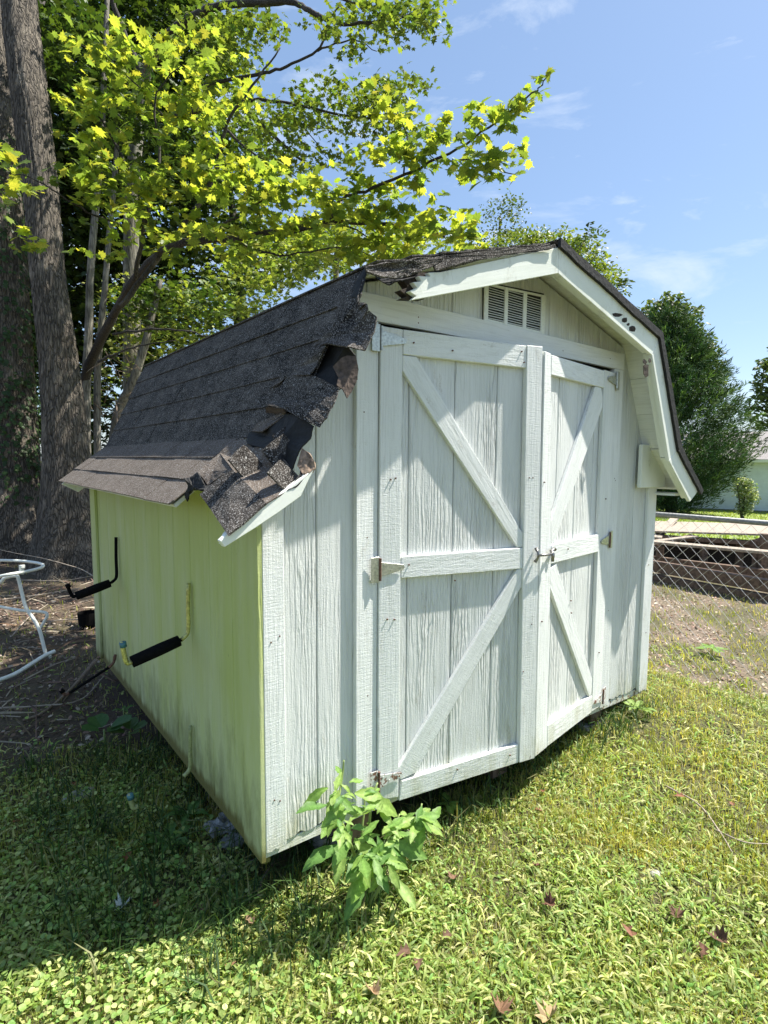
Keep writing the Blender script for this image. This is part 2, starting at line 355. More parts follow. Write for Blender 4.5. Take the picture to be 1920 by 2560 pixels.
# ---------------------------------------------------------------- the shed
shed = thing('garden_shed', 'weathered white gambrel roof wooden shed with torn black shingles', 'shed', (1.22, 1.2, -.07))
WD, LEN, MID = 2.44, 2.43, 1.22
PK, B1, B2, EV = (0., 2.15), (.847, 1.9065), (1.104, 1.368), (1.382, 1.140)   # half outline, distance from ridge and height
V90, H0 = paint(90), paint(0)
zb = lambda x: -.03*x
SID = paint(90, 'siding')
def under(x):   # wall height under the roof at x
    d = abs(x-MID)
    for (a, za), (c, zc) in ((PK, B1), (B1, B2), (B2, EV)):
        if d <= c+1e-6: return za + (zc-za)*(d-a)/(c-a) - .03
    return EV[1]
# front wall siding planks between grooves, 0.203 apart; the door opening is left out
def siding(front=True):
    xs = [0] + [.203*k for k in range(1, 12)] + [WD]
    for a, c in zip(xs[:-1], xs[1:]):
        kx = [v for v in (MID, MID-B1[0], MID+B1[0], MID-B2[0], MID+B2[0]) if a < v < c]
        y0, y1 = (0, .012) if front else (LEN-.012, LEN)
        def seg(xa, xb, z0a, z0b, nm='siding_plank'):
            ins = sorted([v for v in kx if xa < v < xb], reverse=True)
            top = [(xb, under(xb))] + [(v, under(v)) for v in ins] + [(xa, under(xa))]
            if z0a < .2:   # rotten, uneven lower edge
                n = 9; bot = [(xa+(xb-xa)*i/n, z0a+(z0b-z0a)*i/n + (rng.uniform(-.006, .009) if 0 < i < n else 0)) for i in range(n+1)]
            else: bot = [(xa, z0a), (xb, z0b)]
            yboard(nm, bot+top, y0, y1, SID, shed, .0035 if front else 0)
        a2, c2 = a+.0015, c-.0015
        if not front: seg(a2, c2, 0, 0); continue
        if c <= .45 or a >= 1.96: seg(a2, c2, .035+zb(a), .035+zb(c))
        elif a < .445: seg(a2, .44, .035+zb(a), .035+zb(.44)); seg(.44, c2, 1.76, 1.76)
        elif c > 1.95 and a < 1.95: seg(a2, 1.95, 1.76, 1.76); seg(1.95, c2, .035+zb(1.95), .035+zb(c))
        else: seg(a2, c2, 1.76, 1.76)
siding(True); siding(False)
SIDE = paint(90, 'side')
ys = [.015+.203*k for k in range(13)]; ys[0] = 0.; ys[-1] = LEN
for sx in (0, 1):
    for a, c in zip(ys[:-1], ys[1:]):
        x0, x1 = (0, .012) if sx == 0 else (WD-.012, WD)
        zz = .0 if sx == 0 else zb(WD)
        n = 6; bot = [(a+.0015+(c-a-.003)*i/n, zz + (rng.uniform(-.004, .006) if 0 < i < n else 0)) for i in range(n+1)]
        a_ = a+.0125 if a == 0 else a+.0015
        bot[0] = (a_, bot[0][1])
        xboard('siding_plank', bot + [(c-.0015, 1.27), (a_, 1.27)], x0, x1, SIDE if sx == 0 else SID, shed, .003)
# frame behind the skin, floor, dark inside
box('floor', .014, WD-.014, .014, LEN-.014, -.01, .03, M_beam, shed)
box('skid', .35, .45, .03, LEN-.03, -.135, -.012, M_beam, shed); box('skid', 1.95, 2.05, .03, LEN-.03, -.14, -.012, M_beam, shed); box('skid', 1.15, 1.25, .03, LEN-.03, -.16, -.012, M_beam, shed)
box('foundation_block', .3, .5, .12, .5, gz1(.4, .3)-.02, -.136, M_stone, shed); box('foundation_block', 1.9, 2.1, .02, .3, gz1(2, .1)-.04, -.141, M_stone, shed); box('foundation_block', .3, .5, 1.9, 2.3, gz1(.4, 2)-.02, -.136, M_stone, shed)
yboard('skirt_board', [(0.0, zb(0)-.004), (WD, zb(WD)-.004), (WD, .032+zb(WD)), (0, .032)], .004, .0125, paint(0), shed)
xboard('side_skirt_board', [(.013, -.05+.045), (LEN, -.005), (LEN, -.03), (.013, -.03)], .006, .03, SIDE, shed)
# corner trims and jambs and header
def ragged(x0, x1, z0, n=7, s=.006): return [(x0+(x1-x0)*i/n, z0 + (random.uniform(-s, s) if 0 < i < n else 0)) for i in range(n+1)]
yboard('corner_trim', ragged(0, .073, .03) + [(.073, 1.30), (0, 1.15)], -.019, -.0005, V90, shed, .002)
yboard('corner_trim', ragged(2.362, 2.445, -.045) + [(2.445, 1.145), (2.362, 1.145)], -.019, -.0005, V90, shed, .002)
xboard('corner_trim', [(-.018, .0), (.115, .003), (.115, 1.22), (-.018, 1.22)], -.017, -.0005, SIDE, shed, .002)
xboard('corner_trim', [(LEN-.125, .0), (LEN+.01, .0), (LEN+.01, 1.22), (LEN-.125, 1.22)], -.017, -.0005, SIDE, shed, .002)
xboard('corner_trim', [(-.018, -.06), (.09, -.06), (.09, 1.2), (-.018, 1.2)], WD+.0005, WD+.018, V90, shed, .002)
yboard('door_jamb', ragged(.349, .441, .02) + [(.441, 1.756), (.349, 1.756)], -.021, -.0005, V90, shed, .002)
yboard('door_jamb', ragged(1.947, 2.032, -.03) + [(2.032, 1.756), (1.947, 1.756)], -.021, -.0005, V90, shed, .002)
yboard('door_header', [(.362, 1.758), (1.2, 1.762), (2.034, 1.756), (2.036, 1.838), (1.2, 1.845), (.36, 1.845)], -.021, -.0005, H0, shed, .002)
yboard('eave_block', [(2.222, 1.146), (2.50, 1.143), (2.50, 1.211), (2.305, 1.378), (2.222, 1.381)], -.042, -.0215, paint(90, 'fascia'), shed, .002)
box('inner_frame', .3, .44, .02, .06, .03, 1.75, M_beam, shed); box('inner_frame', 1.95, 2.1, .02, .06, 0, 1.75, M_beam, shed); box('inner_frame', .5, 1.94, .02, .06, 1.77, 1.85, M_beam, shed)

# doors: each is a mesh with its boards as sub-parts
def door(a, b, outline, planks, boards):
    a = np.array(a); b = np.array(b); d = (b-a)/np.linalg.norm(b-a); n = np.array([d[1], -d[0]])
    w = lambda u, z, o=0.: (a[0]+d[0]*u+n[0]*o, a[1]+d[1]*u+n[1]*o, z)
    ext = lambda t: (-n[0]*t, -n[1]*t, 0)
    back = prism('door', [w(u, z, -.034) for u, z in outline], ext(.008), M_beam, shed, 0)
    for pts in planks: prism('siding_plank', [w(u, z, -.02) for u, z in pts], ext(.012), SID, back, .0035)
    for nm, pts, ang, o in boards: prism(nm, [w(u, z, o) for u, z in pts], ext(.0195+o), paint(ang), back, .0022)
    return back, w, n
DL, DR = .787, .727
ld, wl_, nl = door((.445, -.03), (1.225, -.14), [(0.004, .012), (.776, -.005), (.748, 1.742), (.0, 1.742)],
  [[(max(u0+.0015, .002), .012-.02*u0), (min(u1-.0015, .74), .012-.02*u1), (min(u1-.0015, .74), 1.74), (max(u0+.0015, .002), 1.74)] for u0, u1 in ((0, .128), (.128, .332), (.332, .540), (.540, .745))],
  [('stile', [(-.004, .045), (.086, .028), (.0865, 1.741), (-.003, 1.742)], 90, 0),
   ('stile', [(.694, -.004), (.784, -.008), (.754, 1.752), (.668, 1.748)], 90, .004),
   ('rail', [(.0885, 1.656), (.6685, 1.659), (.6670, 1.746), (.0885, 1.741)], 0, 0),
   ('rail', [(.0885, .863), (.6815, .843), (.6800, .931), (.0885, .942)], 1, 0),
   ('rail', [(.0885, .012), (.691, -.004), (.690, .078), (.1, .088)], 0, 0),
   ('brace', [(.0885, 1.654), (.147, 1.654), (.6815, .990), (.6815, .934), (.652, .934), (.0885, 1.60)], -52, -.003),
   ('brace', [(.6825, .841), (.6825, .765), (.165, .10), (.098, .092), (.0885, .115), (.0885, .142), (.655, .841)], 52, -.003)])
rd, wr_, nr_ = door((1.225, -.14), (1.945, -.03), [(.012, -.004), (.715, -.012), (.722, 1.735), (-.03, 1.735)],
  [[(max(u0+.0015, .02), 0), (min(u1-.0015, .70), -.006), (min(u1-.0015, .70), 1.733), (max(u0+.0015, .012), 1.733)] for u0, u1 in ((0, .150), (.150, .340), (.340, .535), (.535, .70))],
  [('stile', [(.004, -.006), (.114, -.004), (.088, .9), (.028, 1.731), (-.026, 1.734)], 90, 0),
   ('stile', [(.605, -.002), (.722, -.008), (.722, 1.732), (.585, 1.732)], 90, -.0005),
   ('rail', [(.036, 1.647), (.583, 1.645), (.5835, 1.727), (.031, 1.727)], 0, 0),
   ('rail', [(.093, .842), (.597, .836), (.596, .924), (.090, .925)], 0, 0),
   ('rail', [(.116, -.002), (.603, -.004), (.602, .086), (.113, .100)], 0, 0),
   ('brace', [(.489, 1.6435), (.560, 1.6435), (.583, 1.60), (.583, 1.55), (.125, .935), (.092, .935), (.087, .985), (.083, 1.03)], 55, -.003),
   ('brace', [(.094, .820), (.150, .834), (.601, .178), (.601, .089), (.572, .089), (.096, .735)], -55, -.003)])
# T hinges
def hinge(door_, w, nn, u, z, flip=1, mat=M_zinc, L=.098, tilt=0.):
    j = bmesh.new()
    q = lambda pts, o0, o1: prism_bm(j, [w(a, c, o1) for a, c in pts], [w(a, c, o0) for a, c in pts], .0006)
    q([(u-.036*flip, z-.045), (u-.004*flip, z-.045), (u-.004*flip, z+.045), (u-.036*flip, z+.045)][::flip], .0055, .008)
    q([(u+.003*flip, z-.026), (u+L*flip, z-.009+tilt), (u+(L+.006)*flip, z+tilt), (u+L*flip, z+.009+tilt), (u+.003*flip, z+.026)][::flip], .0045, .007)
    for a, c in ((.018, .014), (.045, -.006), (.085, 0)):
        prism_bm(j, [w(u+(a+.0035*math.cos(k))*flip, z+c+.0035*math.sin(k), .0085) for k in np.arange(6)*math.pi/3], [w(u+(a+.0035*math.cos(k))*flip, z+c+.0035*math.sin(k), .006) for k in np.arange(6)*math.pi/3])
    h = link('hinge', bm_mesh('hinge', j), mat, door_)
    v = [w(u, z-.04, .009), w(u, z+.04, .009)]
    tv, tf = tube_data(v, .0048, 8); me = bpy.data.meshes.new('hinge_pin'); me.from_pydata([tuple(x) for x in tv], [], tf)
    me.materials.append(M_zinc if mat is M_zinc and z > 1 else M_rust)
    j2 = bmesh.new(); j2.from_mesh(h.data)
    # the pin belongs to the same small mesh, with its own rust
    h.data.materials.append(me.materials[0]); base = len(j2.faces); j2.from_mesh(me); j2.faces.ensure_lookup_table()
    for f in j2.faces[base:]: f.material_index = 1
    j2.to_mesh(h.data); j2.free(); return h
M_rustpaint = simple('rust_stained_white_metal', (.50, .47, .42), .6, bump=.0008, bscale=70, var=.1)
g_ = G(M_rustpaint.node_tree); pb = M_rustpaint.node_tree.nodes['Principled BSDF']; g_.L(g_.mix(g_.ramp(g_.noise(g_.map((1, 1, 1)), 55, 4, .7), .50, .56), (.68, .68, .64), (.20, .10, .07)), pb.inputs['Base Color'])
hinge(ld, wl_, nl, -.004, 1.70); hinge(ld, wl_, nl, -.004, .905); hinge(ld, wl_, nl, -.004, .118, 1, M_rustpaint)
hinge(rd, wr_, nr_, DR-.004, 1.695, -1); hinge(rd, wr_, nr_, DR-.004, .885, -1, M_zinc); hinge(rd, wr_, nr_, DR-.004, .045, -1, M_rustpaint)
# barrel latch across the two stiles
def lt(u, z, o): return Vector(wl_(u, z, o))
c1 = lt(.742, .898, .012); c2 = Vector(wr_(.045, .893, .02)); up = Vector((0, 0, 1)); out = Vector((-.14, -.99, 0))
tubes('latch', [([c1+up*.028, c1+up*.012+out*.012, c1+out*.016, c1-up*.012+out*.012, c1-up*.028], [.008, .005, .006, .005, .008]),
  ([c1+out*.014, (c1+c2)/2+out*.016, c2+out*.012+up*.004], .0055),
  ([c2+up*.018, c2+out*.012, c2-up*.03+out*.01], [.007, .009, .007]),
  ([c2+up*.012+out*.006, Vector(wr_(.09, .912, .012)), Vector(wr_(.10, .905, .012))], [.006, .006, .008])], M_steel, ld, 8)
ring = [Vector(wr_(.075, .875, .014)) + Vector((nr_[0]*0, 0, 0)) + Vector(((1*(R_:=.011))*math.cos(k)*.9, .1*.011*math.cos(k), .011*math.sin(k))) for k in np.linspace(0, 2*math.pi, 13)]
tubes('latch_ring', [(ring, .0028)], M_steel, rd, 6)
# gable vent
vent = yboard('gable_vent', [(.978, 1.843), (1.375, 1.846), (1.368, 2.022), (.975, 1.999)], -.004, -.0008, M_dark, shed, 0)
def vz(x): return 1.992 + (x-.975)*.055
for x0, x1 in ((.978, 1.003), (1.101, 1.123), (1.222, 1.246), (1.345, 1.374)):
    yboard('vent_frame', [(x0, 1.845), (x1, 1.845), (x1, vz(x1)), (x0, vz(x0))], -.011, -.0045, M_vent, vent, .0015)
for x0, x1 in ((1.003, 1.101), (1.123, 1.222), (1.246, 1.345)):
    yboard('vent_frame', [(x0, 1.845), (x1, 1.845), (x1, 1.856), (x0, 1.856)], -.0108, -.0046, M_vent, vent, .001)
    yboard('vent_frame', [(x0, vz(x0)-.009), (x1, vz(x1)-.009), (x1, vz(x1)), (x0, vz(x0))], -.0108, -.0046, M_vent, vent, .001)
    bm = bmesh.new(); ln = x1-x0
    prism_bm(bm, [(0, 0, 0), (ln, 0, 0), (ln, -.0075, -.0055), (0, -.0075, -.0055)], [(0, 0, .0012), (ln, 0, .0012), (ln, -.0075, -.0043), (0, -.0075, -.0043)])
    me = bm_mesh('louvre', bm)
    for k in range(14):
        o = link('louvre', me, M_vent, vent); o.location = (x0, -.0046, 1.8625+k*.0098) ; o.matrix_parent_inverse = Matrix.Translation(-parent_world(vent)); o.rotation_euler = (0, random.uniform(-.02, .02), 0)
# nails
nl_ = []
for x, z in [(.025, .72), (.055, .735), (.03, .20), (.05, .19), (.395, 1.02), (.40, .45), (.38, 1.45), (.62, 1.80), (.62, 1.78), (1.5, 1.79), (1.9, 1.80), (1.99, 1.2), (2.0, 1.19), (1.99, .5), (2.4, .7), (2.41, .3)]:
    nl_.append(((x, -.0215, z), (0, 1, 0)))
bm = bmesh.new()
for (p, d) in nl_:
    prism_bm(bm, [(p[0]+.0028*math.cos(k), p[1], p[2]+.0028*math.sin(k)) for k in np.arange(6)*math.pi/3], [(p[0]+.0028*math.cos(k), p[1]+.002, p[2]+.0028*math.sin(k)) for k in np.arange(6)*math.pi/3])
link('nail_head', bm_mesh('nail_head', bm), M_rust, shed)['kind'] = 'stuff'
bm = bmesh.new()
for w, L in ((wl_, [(.04, 1.22), (.06, 1.225), (.03, .72), (.06, .715), (.12, .91), (.13, 1.70), (.30, 1.69), (.64, 1.72), (.655, 1.68), (.70, 1.22), (.72, 1.22), (.36, .06), (.64, .045), (.70, .4), (.33, .83), (.74, .6)]), (wr_, [(.0, 1.2), (.02, .6), (.25, .89), (.30, .64), (.31, .58), (.66, 1.1), (.66, .3)])):
    for u, z in L: prism_bm(bm, [w(u+.003*math.cos(k), z+.003*math.sin(k), .0055) for k in np.arange(6)*math.pi/3], [w(u+.003*math.cos(k), z+.003*math.sin(k), .0) for k in np.arange(6)*math.pi/3])
link('nail_head', bm_mesh('nail_head', bm), M_rust, shed)['kind'] = 'stuff'

# roof: decks, shingle tabs, rake boards
OV = .16
def rp(side, P, off=0.):   # roof outline point in x,z
    return (MID + side*P[0], P[1])
def slope(side, A, Bp, y0, y1, rows, dusty=False, name='shingle', torn=None, lift=0.):
    a = np.array([MID+side*A[0], 0, A[1]]); c = np.array([MID+side*Bp[0], 0, Bp[1]]); L = np.linalg.norm(c-a); d = (c-a)/L
    n = np.array([-d[2], 0, d[0]]) if side > 0 else np.array([d[2], 0, -d[0]])
    if n[2] < 0: n = -n
    # deck planks under the shingles, painted underneath
    k = max(2, round(L/.19))
    for i in range(k):
        p0 = a + d*L*i/k + d*.001; p1 = a + d*L*(i+1)/k - d*.001; yy = y0
        if torn is not None: yy = torn((i+.5)/k) + (rng.uniform(.02, .05) if Bp[1] < 1.9 else 0)
        fr = [p0-n*.003, p1-n*.003, p1-n*.016, p0-n*.016]
        prism('roof_board', [(q_[0], yy, q_[2]) for q_ in fr], (0, y1-yy, 0), paint(0, 'soffit'), shed, 0)
    W_ = .305; e = L/rows
    bm = bmesh.new(); x_, z_ = d[0], d[2]
    pr = [(-.02, .0), (e+.012, .0055), (e+.012, .0105), (-.02, .004)]
    f = [(d*u + n*h) for u, h in pr]
    prism_bm(bm, [(q_[0], .0015, q_[2]) for q_ in f], [(q_[0], W_-.002, q_[2]) for q_ in f], .0008); me = bm_mesh(name, bm)
    me.materials.append(M_shingle2 if dusty else M_shingle)
    for r in range(rows):
        y = y0 - random.uniform(.05, .29)
        while y < y1+.05:
            ya = max(y, y0-.02); yb = min(y+W_, y1+.02)
            lo = torn(r/rows) if torn is not None else -9
            if yb-ya > .03 and ya > lo-.14:
                s = (yb-ya)/W_; k_ = (yb-lo)/(yb-ya) if ya < lo else 1
                if s*k_ < .05: y += W_; continue
                o = link(name, me, None, shed)
                base = a + d*(e*r) + n*(.002 + random.uniform(0, .0015))
                if ya < lo: s *= (yb-lo)/(yb-ya); ya = lo
                o.matrix_parent_inverse = Matrix.Translation(-parent_world(shed)); o.location = (base[0], ya, base[2]); o.scale = (1, s, 1)
                o.rotation_euler = (random.uniform(-.006, .006), 0, 0)
            y += W_
    return a, d, n, L
y0, y1 = -OV-.0, LEN+.06
slope(1, PK, B1, y0, y1, 7); slope(1, B1, B2, y0, y1, 5); slope(1, B2, EV, y0, y1, 3)
slope(-1, PK, B1, y0+.01, y1, 7, torn=lambda t: -.155+.05*float(sm(.6, 1, t)))
st_torn = lambda t: -.03 + .07*t + .02*math.sin(t*9)
A_, D_, N_, L_ = slope(-1, B1, B2, y0, y1, 5, torn=st_torn)
fl_torn = lambda t: .30 - .05*t
A2, D2, N2, L2 = slope(-1, B2, EV, y0, y1, 3, dusty=True, torn=fl_torn)
FAS = paint(0, 'fascia')
def rake(A, Bp, side, w0, y, th, name='rake_board', t0=0., t1=1., extra=0.):
    a = np.array([MID+side*A[0], A[1]-.016]); c = np.array([MID+side*Bp[0], Bp[1]-.016]); return a + (c-a)*t0, a + (c-a)*t1
wd = .100
def rk(name, pts, y=-OV-.02, th=.019, ang=0, mat=None): return yboard(name, pts, y, y+th, mat or FAS, shed, .0015)
fang = lambda a: paint(a, 'fascia')
# right side rake boards and peak (outer outline -> inner outline), both ends of the roof
OUT = [(0, 2.135), (.847, 1.8905), (1.104, 1.354), (1.385, 1.122)]
INN = [(0, 2.035), (.785, 1.808), (1.018, 1.296), (1.292, 1.068)]
def yf(front): return (-OV-.019, -OV) if front else (LEN+.06, LEN+.079)
for front in (True, False):
    ya, yb = yf(front)
    for side in (1, -1):
        for i in range(3):
            if front and side == -1: continue
            a, c, e_, f_ = OUT[i], OUT[i+1], INN[i+1], INN[i]
            g_ = .0008*(1 if i == 1 else 0)
            yboard('rake_board', [(MID+side*a[0]+side*g_, a[1]), (MID+side*c[0], c[1]), (MID+side*e_[0], e_[1]), (MID+side*f_[0]+side*g_, f_[1])][::-side], ya, yb, fang([-16, -64, -40][i]*side), shed, .002)
# subfascia thickness on right front: rafters behind the rake
for i in range(3):
    a, c, e_, f_ = OUT[i], OUT[i+1], INN[i+1], INN[i]
    yboard('rafter_tail', [(MID+a[0]*.99, a[1]-.004), (MID+c[0]*.985, c[1]-.004), (MID+e_[0]*1.0+.012, e_[1]+.016), (MID+f_[0]+.012, f_[1]+.012)][::-1], -OV+.001, -OV+.035, fang([-16, -64, -40][i]), shed, .001)
box('eave_soffit', WD+.001, 2.565, -OV+.036, LEN, 1.100, 1.112, paint(0, 'soffit'), shed)
# left upper rake board with its broken rotten end
jag = [(.452, 1.797), (.470, 1.812), (.440, 1.822), (.474, 1.838), (.455, 1.852), (.492, 1.862), (.478, 1.876), (.530, 1.884), (.520, 1.895), (.575, 1.908)]
yboard('broken_rake_board', [(MID-.001, 2.035)] + [(MID-.001, 2.134)] + jag[::-1], -OV-.019, -OV, fang(17), shed, .0012)
jag2 = [(.425, 1.80), (.448, 1.812), (.418, 1.825), (.452, 1.84), (.430, 1.858), (.462, 1.872), (.45, 1.885), (.52, 1.90), (.58, 1.905), (.56, 1.85), (.52, 1.815)]
yboard('rotten_board_end', jag2, -OV+.0005, -OV+.03, M_darkrot_shade, shed, .001)
yboard('rafter_tail', [(.62, 1.862), (MID-.003, 2.045), (MID-.003, 2.128), (.62, 1.925)], -OV+.001, -OV+.035, fang(17), shed, .001)
# left lower rake board, sagging
c3 = lambda x, y: (x/1.728, 600+y/1.728)
lowr = [onY(*c3(*p), -.18) for p in [(1362, 984), (1335, 1035), (1300, 1108), (1200, 1180), (1110, 1240), (970, 1328), (950, 1300), (985, 1266), (1145, 1146), (1300, 1030)]]
prism('sagging_rake_board', lowr, (0, .02, 0), fang(38), shed, .002)
eA = onY(*c3(985, 1266), -.159); eC = onY(*c3(970, 1328), -.159)
prism('rafter_tail', [tuple(eA+np.array([.006, 0, -.006])), tuple(eC+np.array([.004, 0, .004])), tuple(eC+np.array([.05, 0, .035])), tuple(eA+np.array([.06, 0, .042]))], (0, .05, 0), FAS, shed, 0)

# torn shingle flaps at the front left corner
def flap(name, pts, mat, curl=.006, thick=.004, seed=0, cuts=3):
    """pts: (crop x, crop y, y-plane | ('S',off) | ('F',off))"""
    V = []
    for x, y, s in pts:
        p = c3(x, y)
        if isinstance(s, tuple):
            a, n = (A_, N_) if s[0] == 'S' else (A2, N2); V.append(onP(*p, a+n*s[1], n))
        else: V.append(onY(*p, s))
    bm = bmesh.new(); vs = [bm.verts.new(v) for v in V]; ctr = bm.verts.new(np.mean(V, 0))
    fs = [bm.faces.new((vs[i], vs[(i+1) % len(vs)], ctr)) for i in range(len(vs))]
    bmesh.ops.subdivide_edges(bm, edges=bm.edges[:], cuts=cuts, use_grid_fill=True)
    bmesh.ops.recalc_face_normals(bm, faces=bm.faces[:]); rg = random.Random(seed)
    nn = sum((f.normal*f.calc_area() for f in bm.faces), Vector()).normalized(); toc = Vector(CAM)-Vector(np.mean(V, 0))
    if nn.dot(toc) < 0: bmesh.ops.reverse_faces(bm, faces=bm.faces[:]); nn = -nn
    a, b_, c_ = rg.random()*6, rg.random()*6, rg.random()*6
    for v in bm.verts:
        w = math.sin(v.co.x*22+a)*math.cos(v.co.z*19+b_)+.5*math.sin(v.co.y*31+c_) + rg.uniform(-.25, .25)
        v.co += nn*w*curl
    me = bm_mesh(name, bm); o = link(name, me, mat, shed, False)
    md = o.modifiers.new('thickness', 'SOLIDIFY'); md.thickness = thick; md.offset = -1; return o
Sf = lambda o=.02: ('S', o)
Ff = lambda o=.02: ('F', o)
flap('roof_felt', [(1380, 430, Sf(.004)), (1500, 455, -.11), (1535, 500, -.125), (1543, 600, -.13), (1462, 650, -.12), (1350, 600, .0), (1330, 560, Sf(.004))], M_felt, .004, seed=1)
flap('roof_felt', [(1080, 833, Sf(.012)), (1150, 800, .14), (1235, 748, .06), (1290, 765, -.06), (1358, 806, -.13), (1346, 862, -.135), (1303, 903, -.13), (1283, 938, -.13), (1243, 1030, -.12), (1212, 950, -.08), (1138, 900, .05), (1068, 880, .17)], M_felt, .005, seed=2)
flap('torn_shingle', [(1470, 250, Sf(.01)), (1580, 110, -.03), (1575, 150, -.06), (1545, 250, -.10), (1555, 300, -.12), (1582, 275, -.15), (1588, 300, -.16), (1560, 340, -.14), (1500, 400, -.06), (1440, 400, Sf(.012))], M_shingle, .004, seed=3)
flap('torn_shingle', [(1350, 468, Sf(.024)), (1420, 385, Sf(.024)), (1540, 335, -.10), (1590, 300, -.16), (1626, 330, -.185), (1620, 400, -.19), (1580, 481, -.19), (1500, 458, -.15), (1412, 448, -.04)], M_shingle, .006, seed=4)
flap('torn_shingle', [(1165, 640, Sf(.02)), (1205, 590, Sf(.024)), (1290, 515, Sf(.026)), (1352, 466, Sf(.03)), (1405, 456, Sf(.034)), (1372, 520, -.01), (1335, 577, -.02), (1235, 588, Sf(.03))], M_shingle, .003, seed=5)
flap('folded_shingle', [(1438, 545, -.13), (1475, 508, -.145), (1500, 498, -.15), (1538, 502, -.165), (1549, 560, -.175), (1540, 612, -.18), (1522, 650, -.18), (1500, 683, -.18), (1482, 645, -.17), (1455, 625, -.16), (1462, 590, -.15)], M_shback, .003, seed=6)
flap('torn_shingle', [(1147, 722, Sf(.04)), (1180, 680, Sf(.034)), (1240, 590, Sf(.034)), (1335, 578, -.01), (1400, 606, -.09), (1462, 640, -.16), (1446, 700, -.18), (1412, 768, -.18), (1376, 806, -.175), (1310, 780, -.09), (1262, 752, -.02), (1222, 728, .03), (1180, 722, Sf(.05))], M_shingle, .007, seed=7)
flap('folded_shingle', [(1147, 724, Sf(.045)), (1180, 724, Sf(.05)), (1222, 730, .03), (1235, 745, .03), (1190, 752, Sf(.02)), (1150, 745, Sf(.02))], M_shback, .002, seed=8)
flap('torn_shingle', [(1090, 828, Sf(.02)), (1110, 795, Sf(.024)), (1180, 760, Sf(.026)), (1228, 742, .06), (1238, 752, .05), (1130, 828, .12)], M_shingle2, .002, seed=9)
flap('torn_shingle', [(950, 921, .315), (1000, 880, .31), (1052, 858, .26), (1095, 905, .13), (1135, 893, .07), (1225, 950, -.07), (1290, 1022, -.15), (1240, 1078, -.18), (1147, 1143, -.185), (1075, 1068, -.07), (1003, 988, .06)], M_shingle2, .005, seed=10)
flap('torn_shingle', [(1095, 922, .10), (1135, 892, .06), (1198, 938, -.05), (1220, 955, -.08), (1182, 975, -.04), (1140, 992, .0)], M_shingle2, .002, .006, seed=11)
flap('torn_shingle', [(850, 1002, .285), (900, 955, .305), (952, 920, .31), (1003, 988, .075), (950, 1022, .13), (896, 1058, .19), (870, 1020, .24)], M_shingle2, .004, seed=12)
flap('torn_shingle', [(864, 1101, .12), (930, 1045, .09), (1001, 991, .055), (1076, 1062, -.08), (1146, 1133, -.187), (1065, 1200, -.19), (978, 1268, -.195), (920, 1180, -.03)], M_shingle, .004, .006, seed=13)
flap('torn_shingle', [(1240, 1080, -.182), (1292, 1022, -.16), (1302, 905, -.12), (1330, 925, -.14), (1300, 1030, -.17), (1316, 1022, -.182), (1278, 1062, -.184)], M_felt, .003, seed=14)
flap('rotten_sheathing', [(1305, 900, -.13), (1338, 925, -.16), (1358, 955, -.178), (1362, 985, -.181), (1318, 1024, -.181), (1300, 1000, -.16), (1285, 975, -.14)], M_rot, .004, .012, seed=15)
flap('torn_felt_edge', [(786, 1024, .27), (815, 1022, .265), (850, 1000, .25), (872, 1035, .20), (896, 1078, .16), (872, 1082, .17), (840, 1068, .21), (812, 1090, .24), (796, 1122, .25), (786, 1095, .26), (803, 1055, .255)], M_felt, .009, seed=16, cuts=4)
flap('roof_felt', [(700, 960, Ff(.002)), (950, 925, Ff(.002)), (1055, 865, Ff(.002)), (1230, 960, -.05), (1290, 1020, -.13), (1140, 1130, -.15), (985, 1250, -.16), (900, 1140, .06), (880, 1075, .13), (780, 1078, Ff(.0))], M_felt, .001, seed=17)
# crumpled shingles over the broken upper rake
m2 = lambda x, y: ((860+x/2.765)*1.728, (620+y/2.765-600)*1.728)
flap('torn_shingle', [(*m2(148, 128), -.165), (*m2(330, 97), -.188), (*m2(600, 62), -.188), (*m2(700, 70), -.19), (*m2(655, 100), -.19), (*m2(560, 150), -.19), (*m2(470, 188), -.189), (*m2(400, 205), -.188), (*m2(330, 210), -.189), (*m2(250, 198), -.188), (*m2(155, 160), -.165)], M_shingle, .008, .006, seed=18, cuts=4)
flap('roof_felt', [(*m2(200, 180), -.08), (*m2(420, 195), -.16), (*m2(520, 150), -.17), (*m2(500, 180), -.17), (*m2(400, 212), -.17), (*m2(345, 222), -.14), (*m2(312, 250), -.13), (*m2(280, 235), -.12), (*m2(235, 215), -.10)], M_felt, .006, seed=19)
flap('torn_shingle', [(1495, 250, Sf(.012)), (1570, 118, -.045), (1585, 120, -.065), (1580, 160, -.07), (1560, 235, -.10), (1545, 262, -.10), (1535, 245, -.07)], M_felt, .004, seed=20)

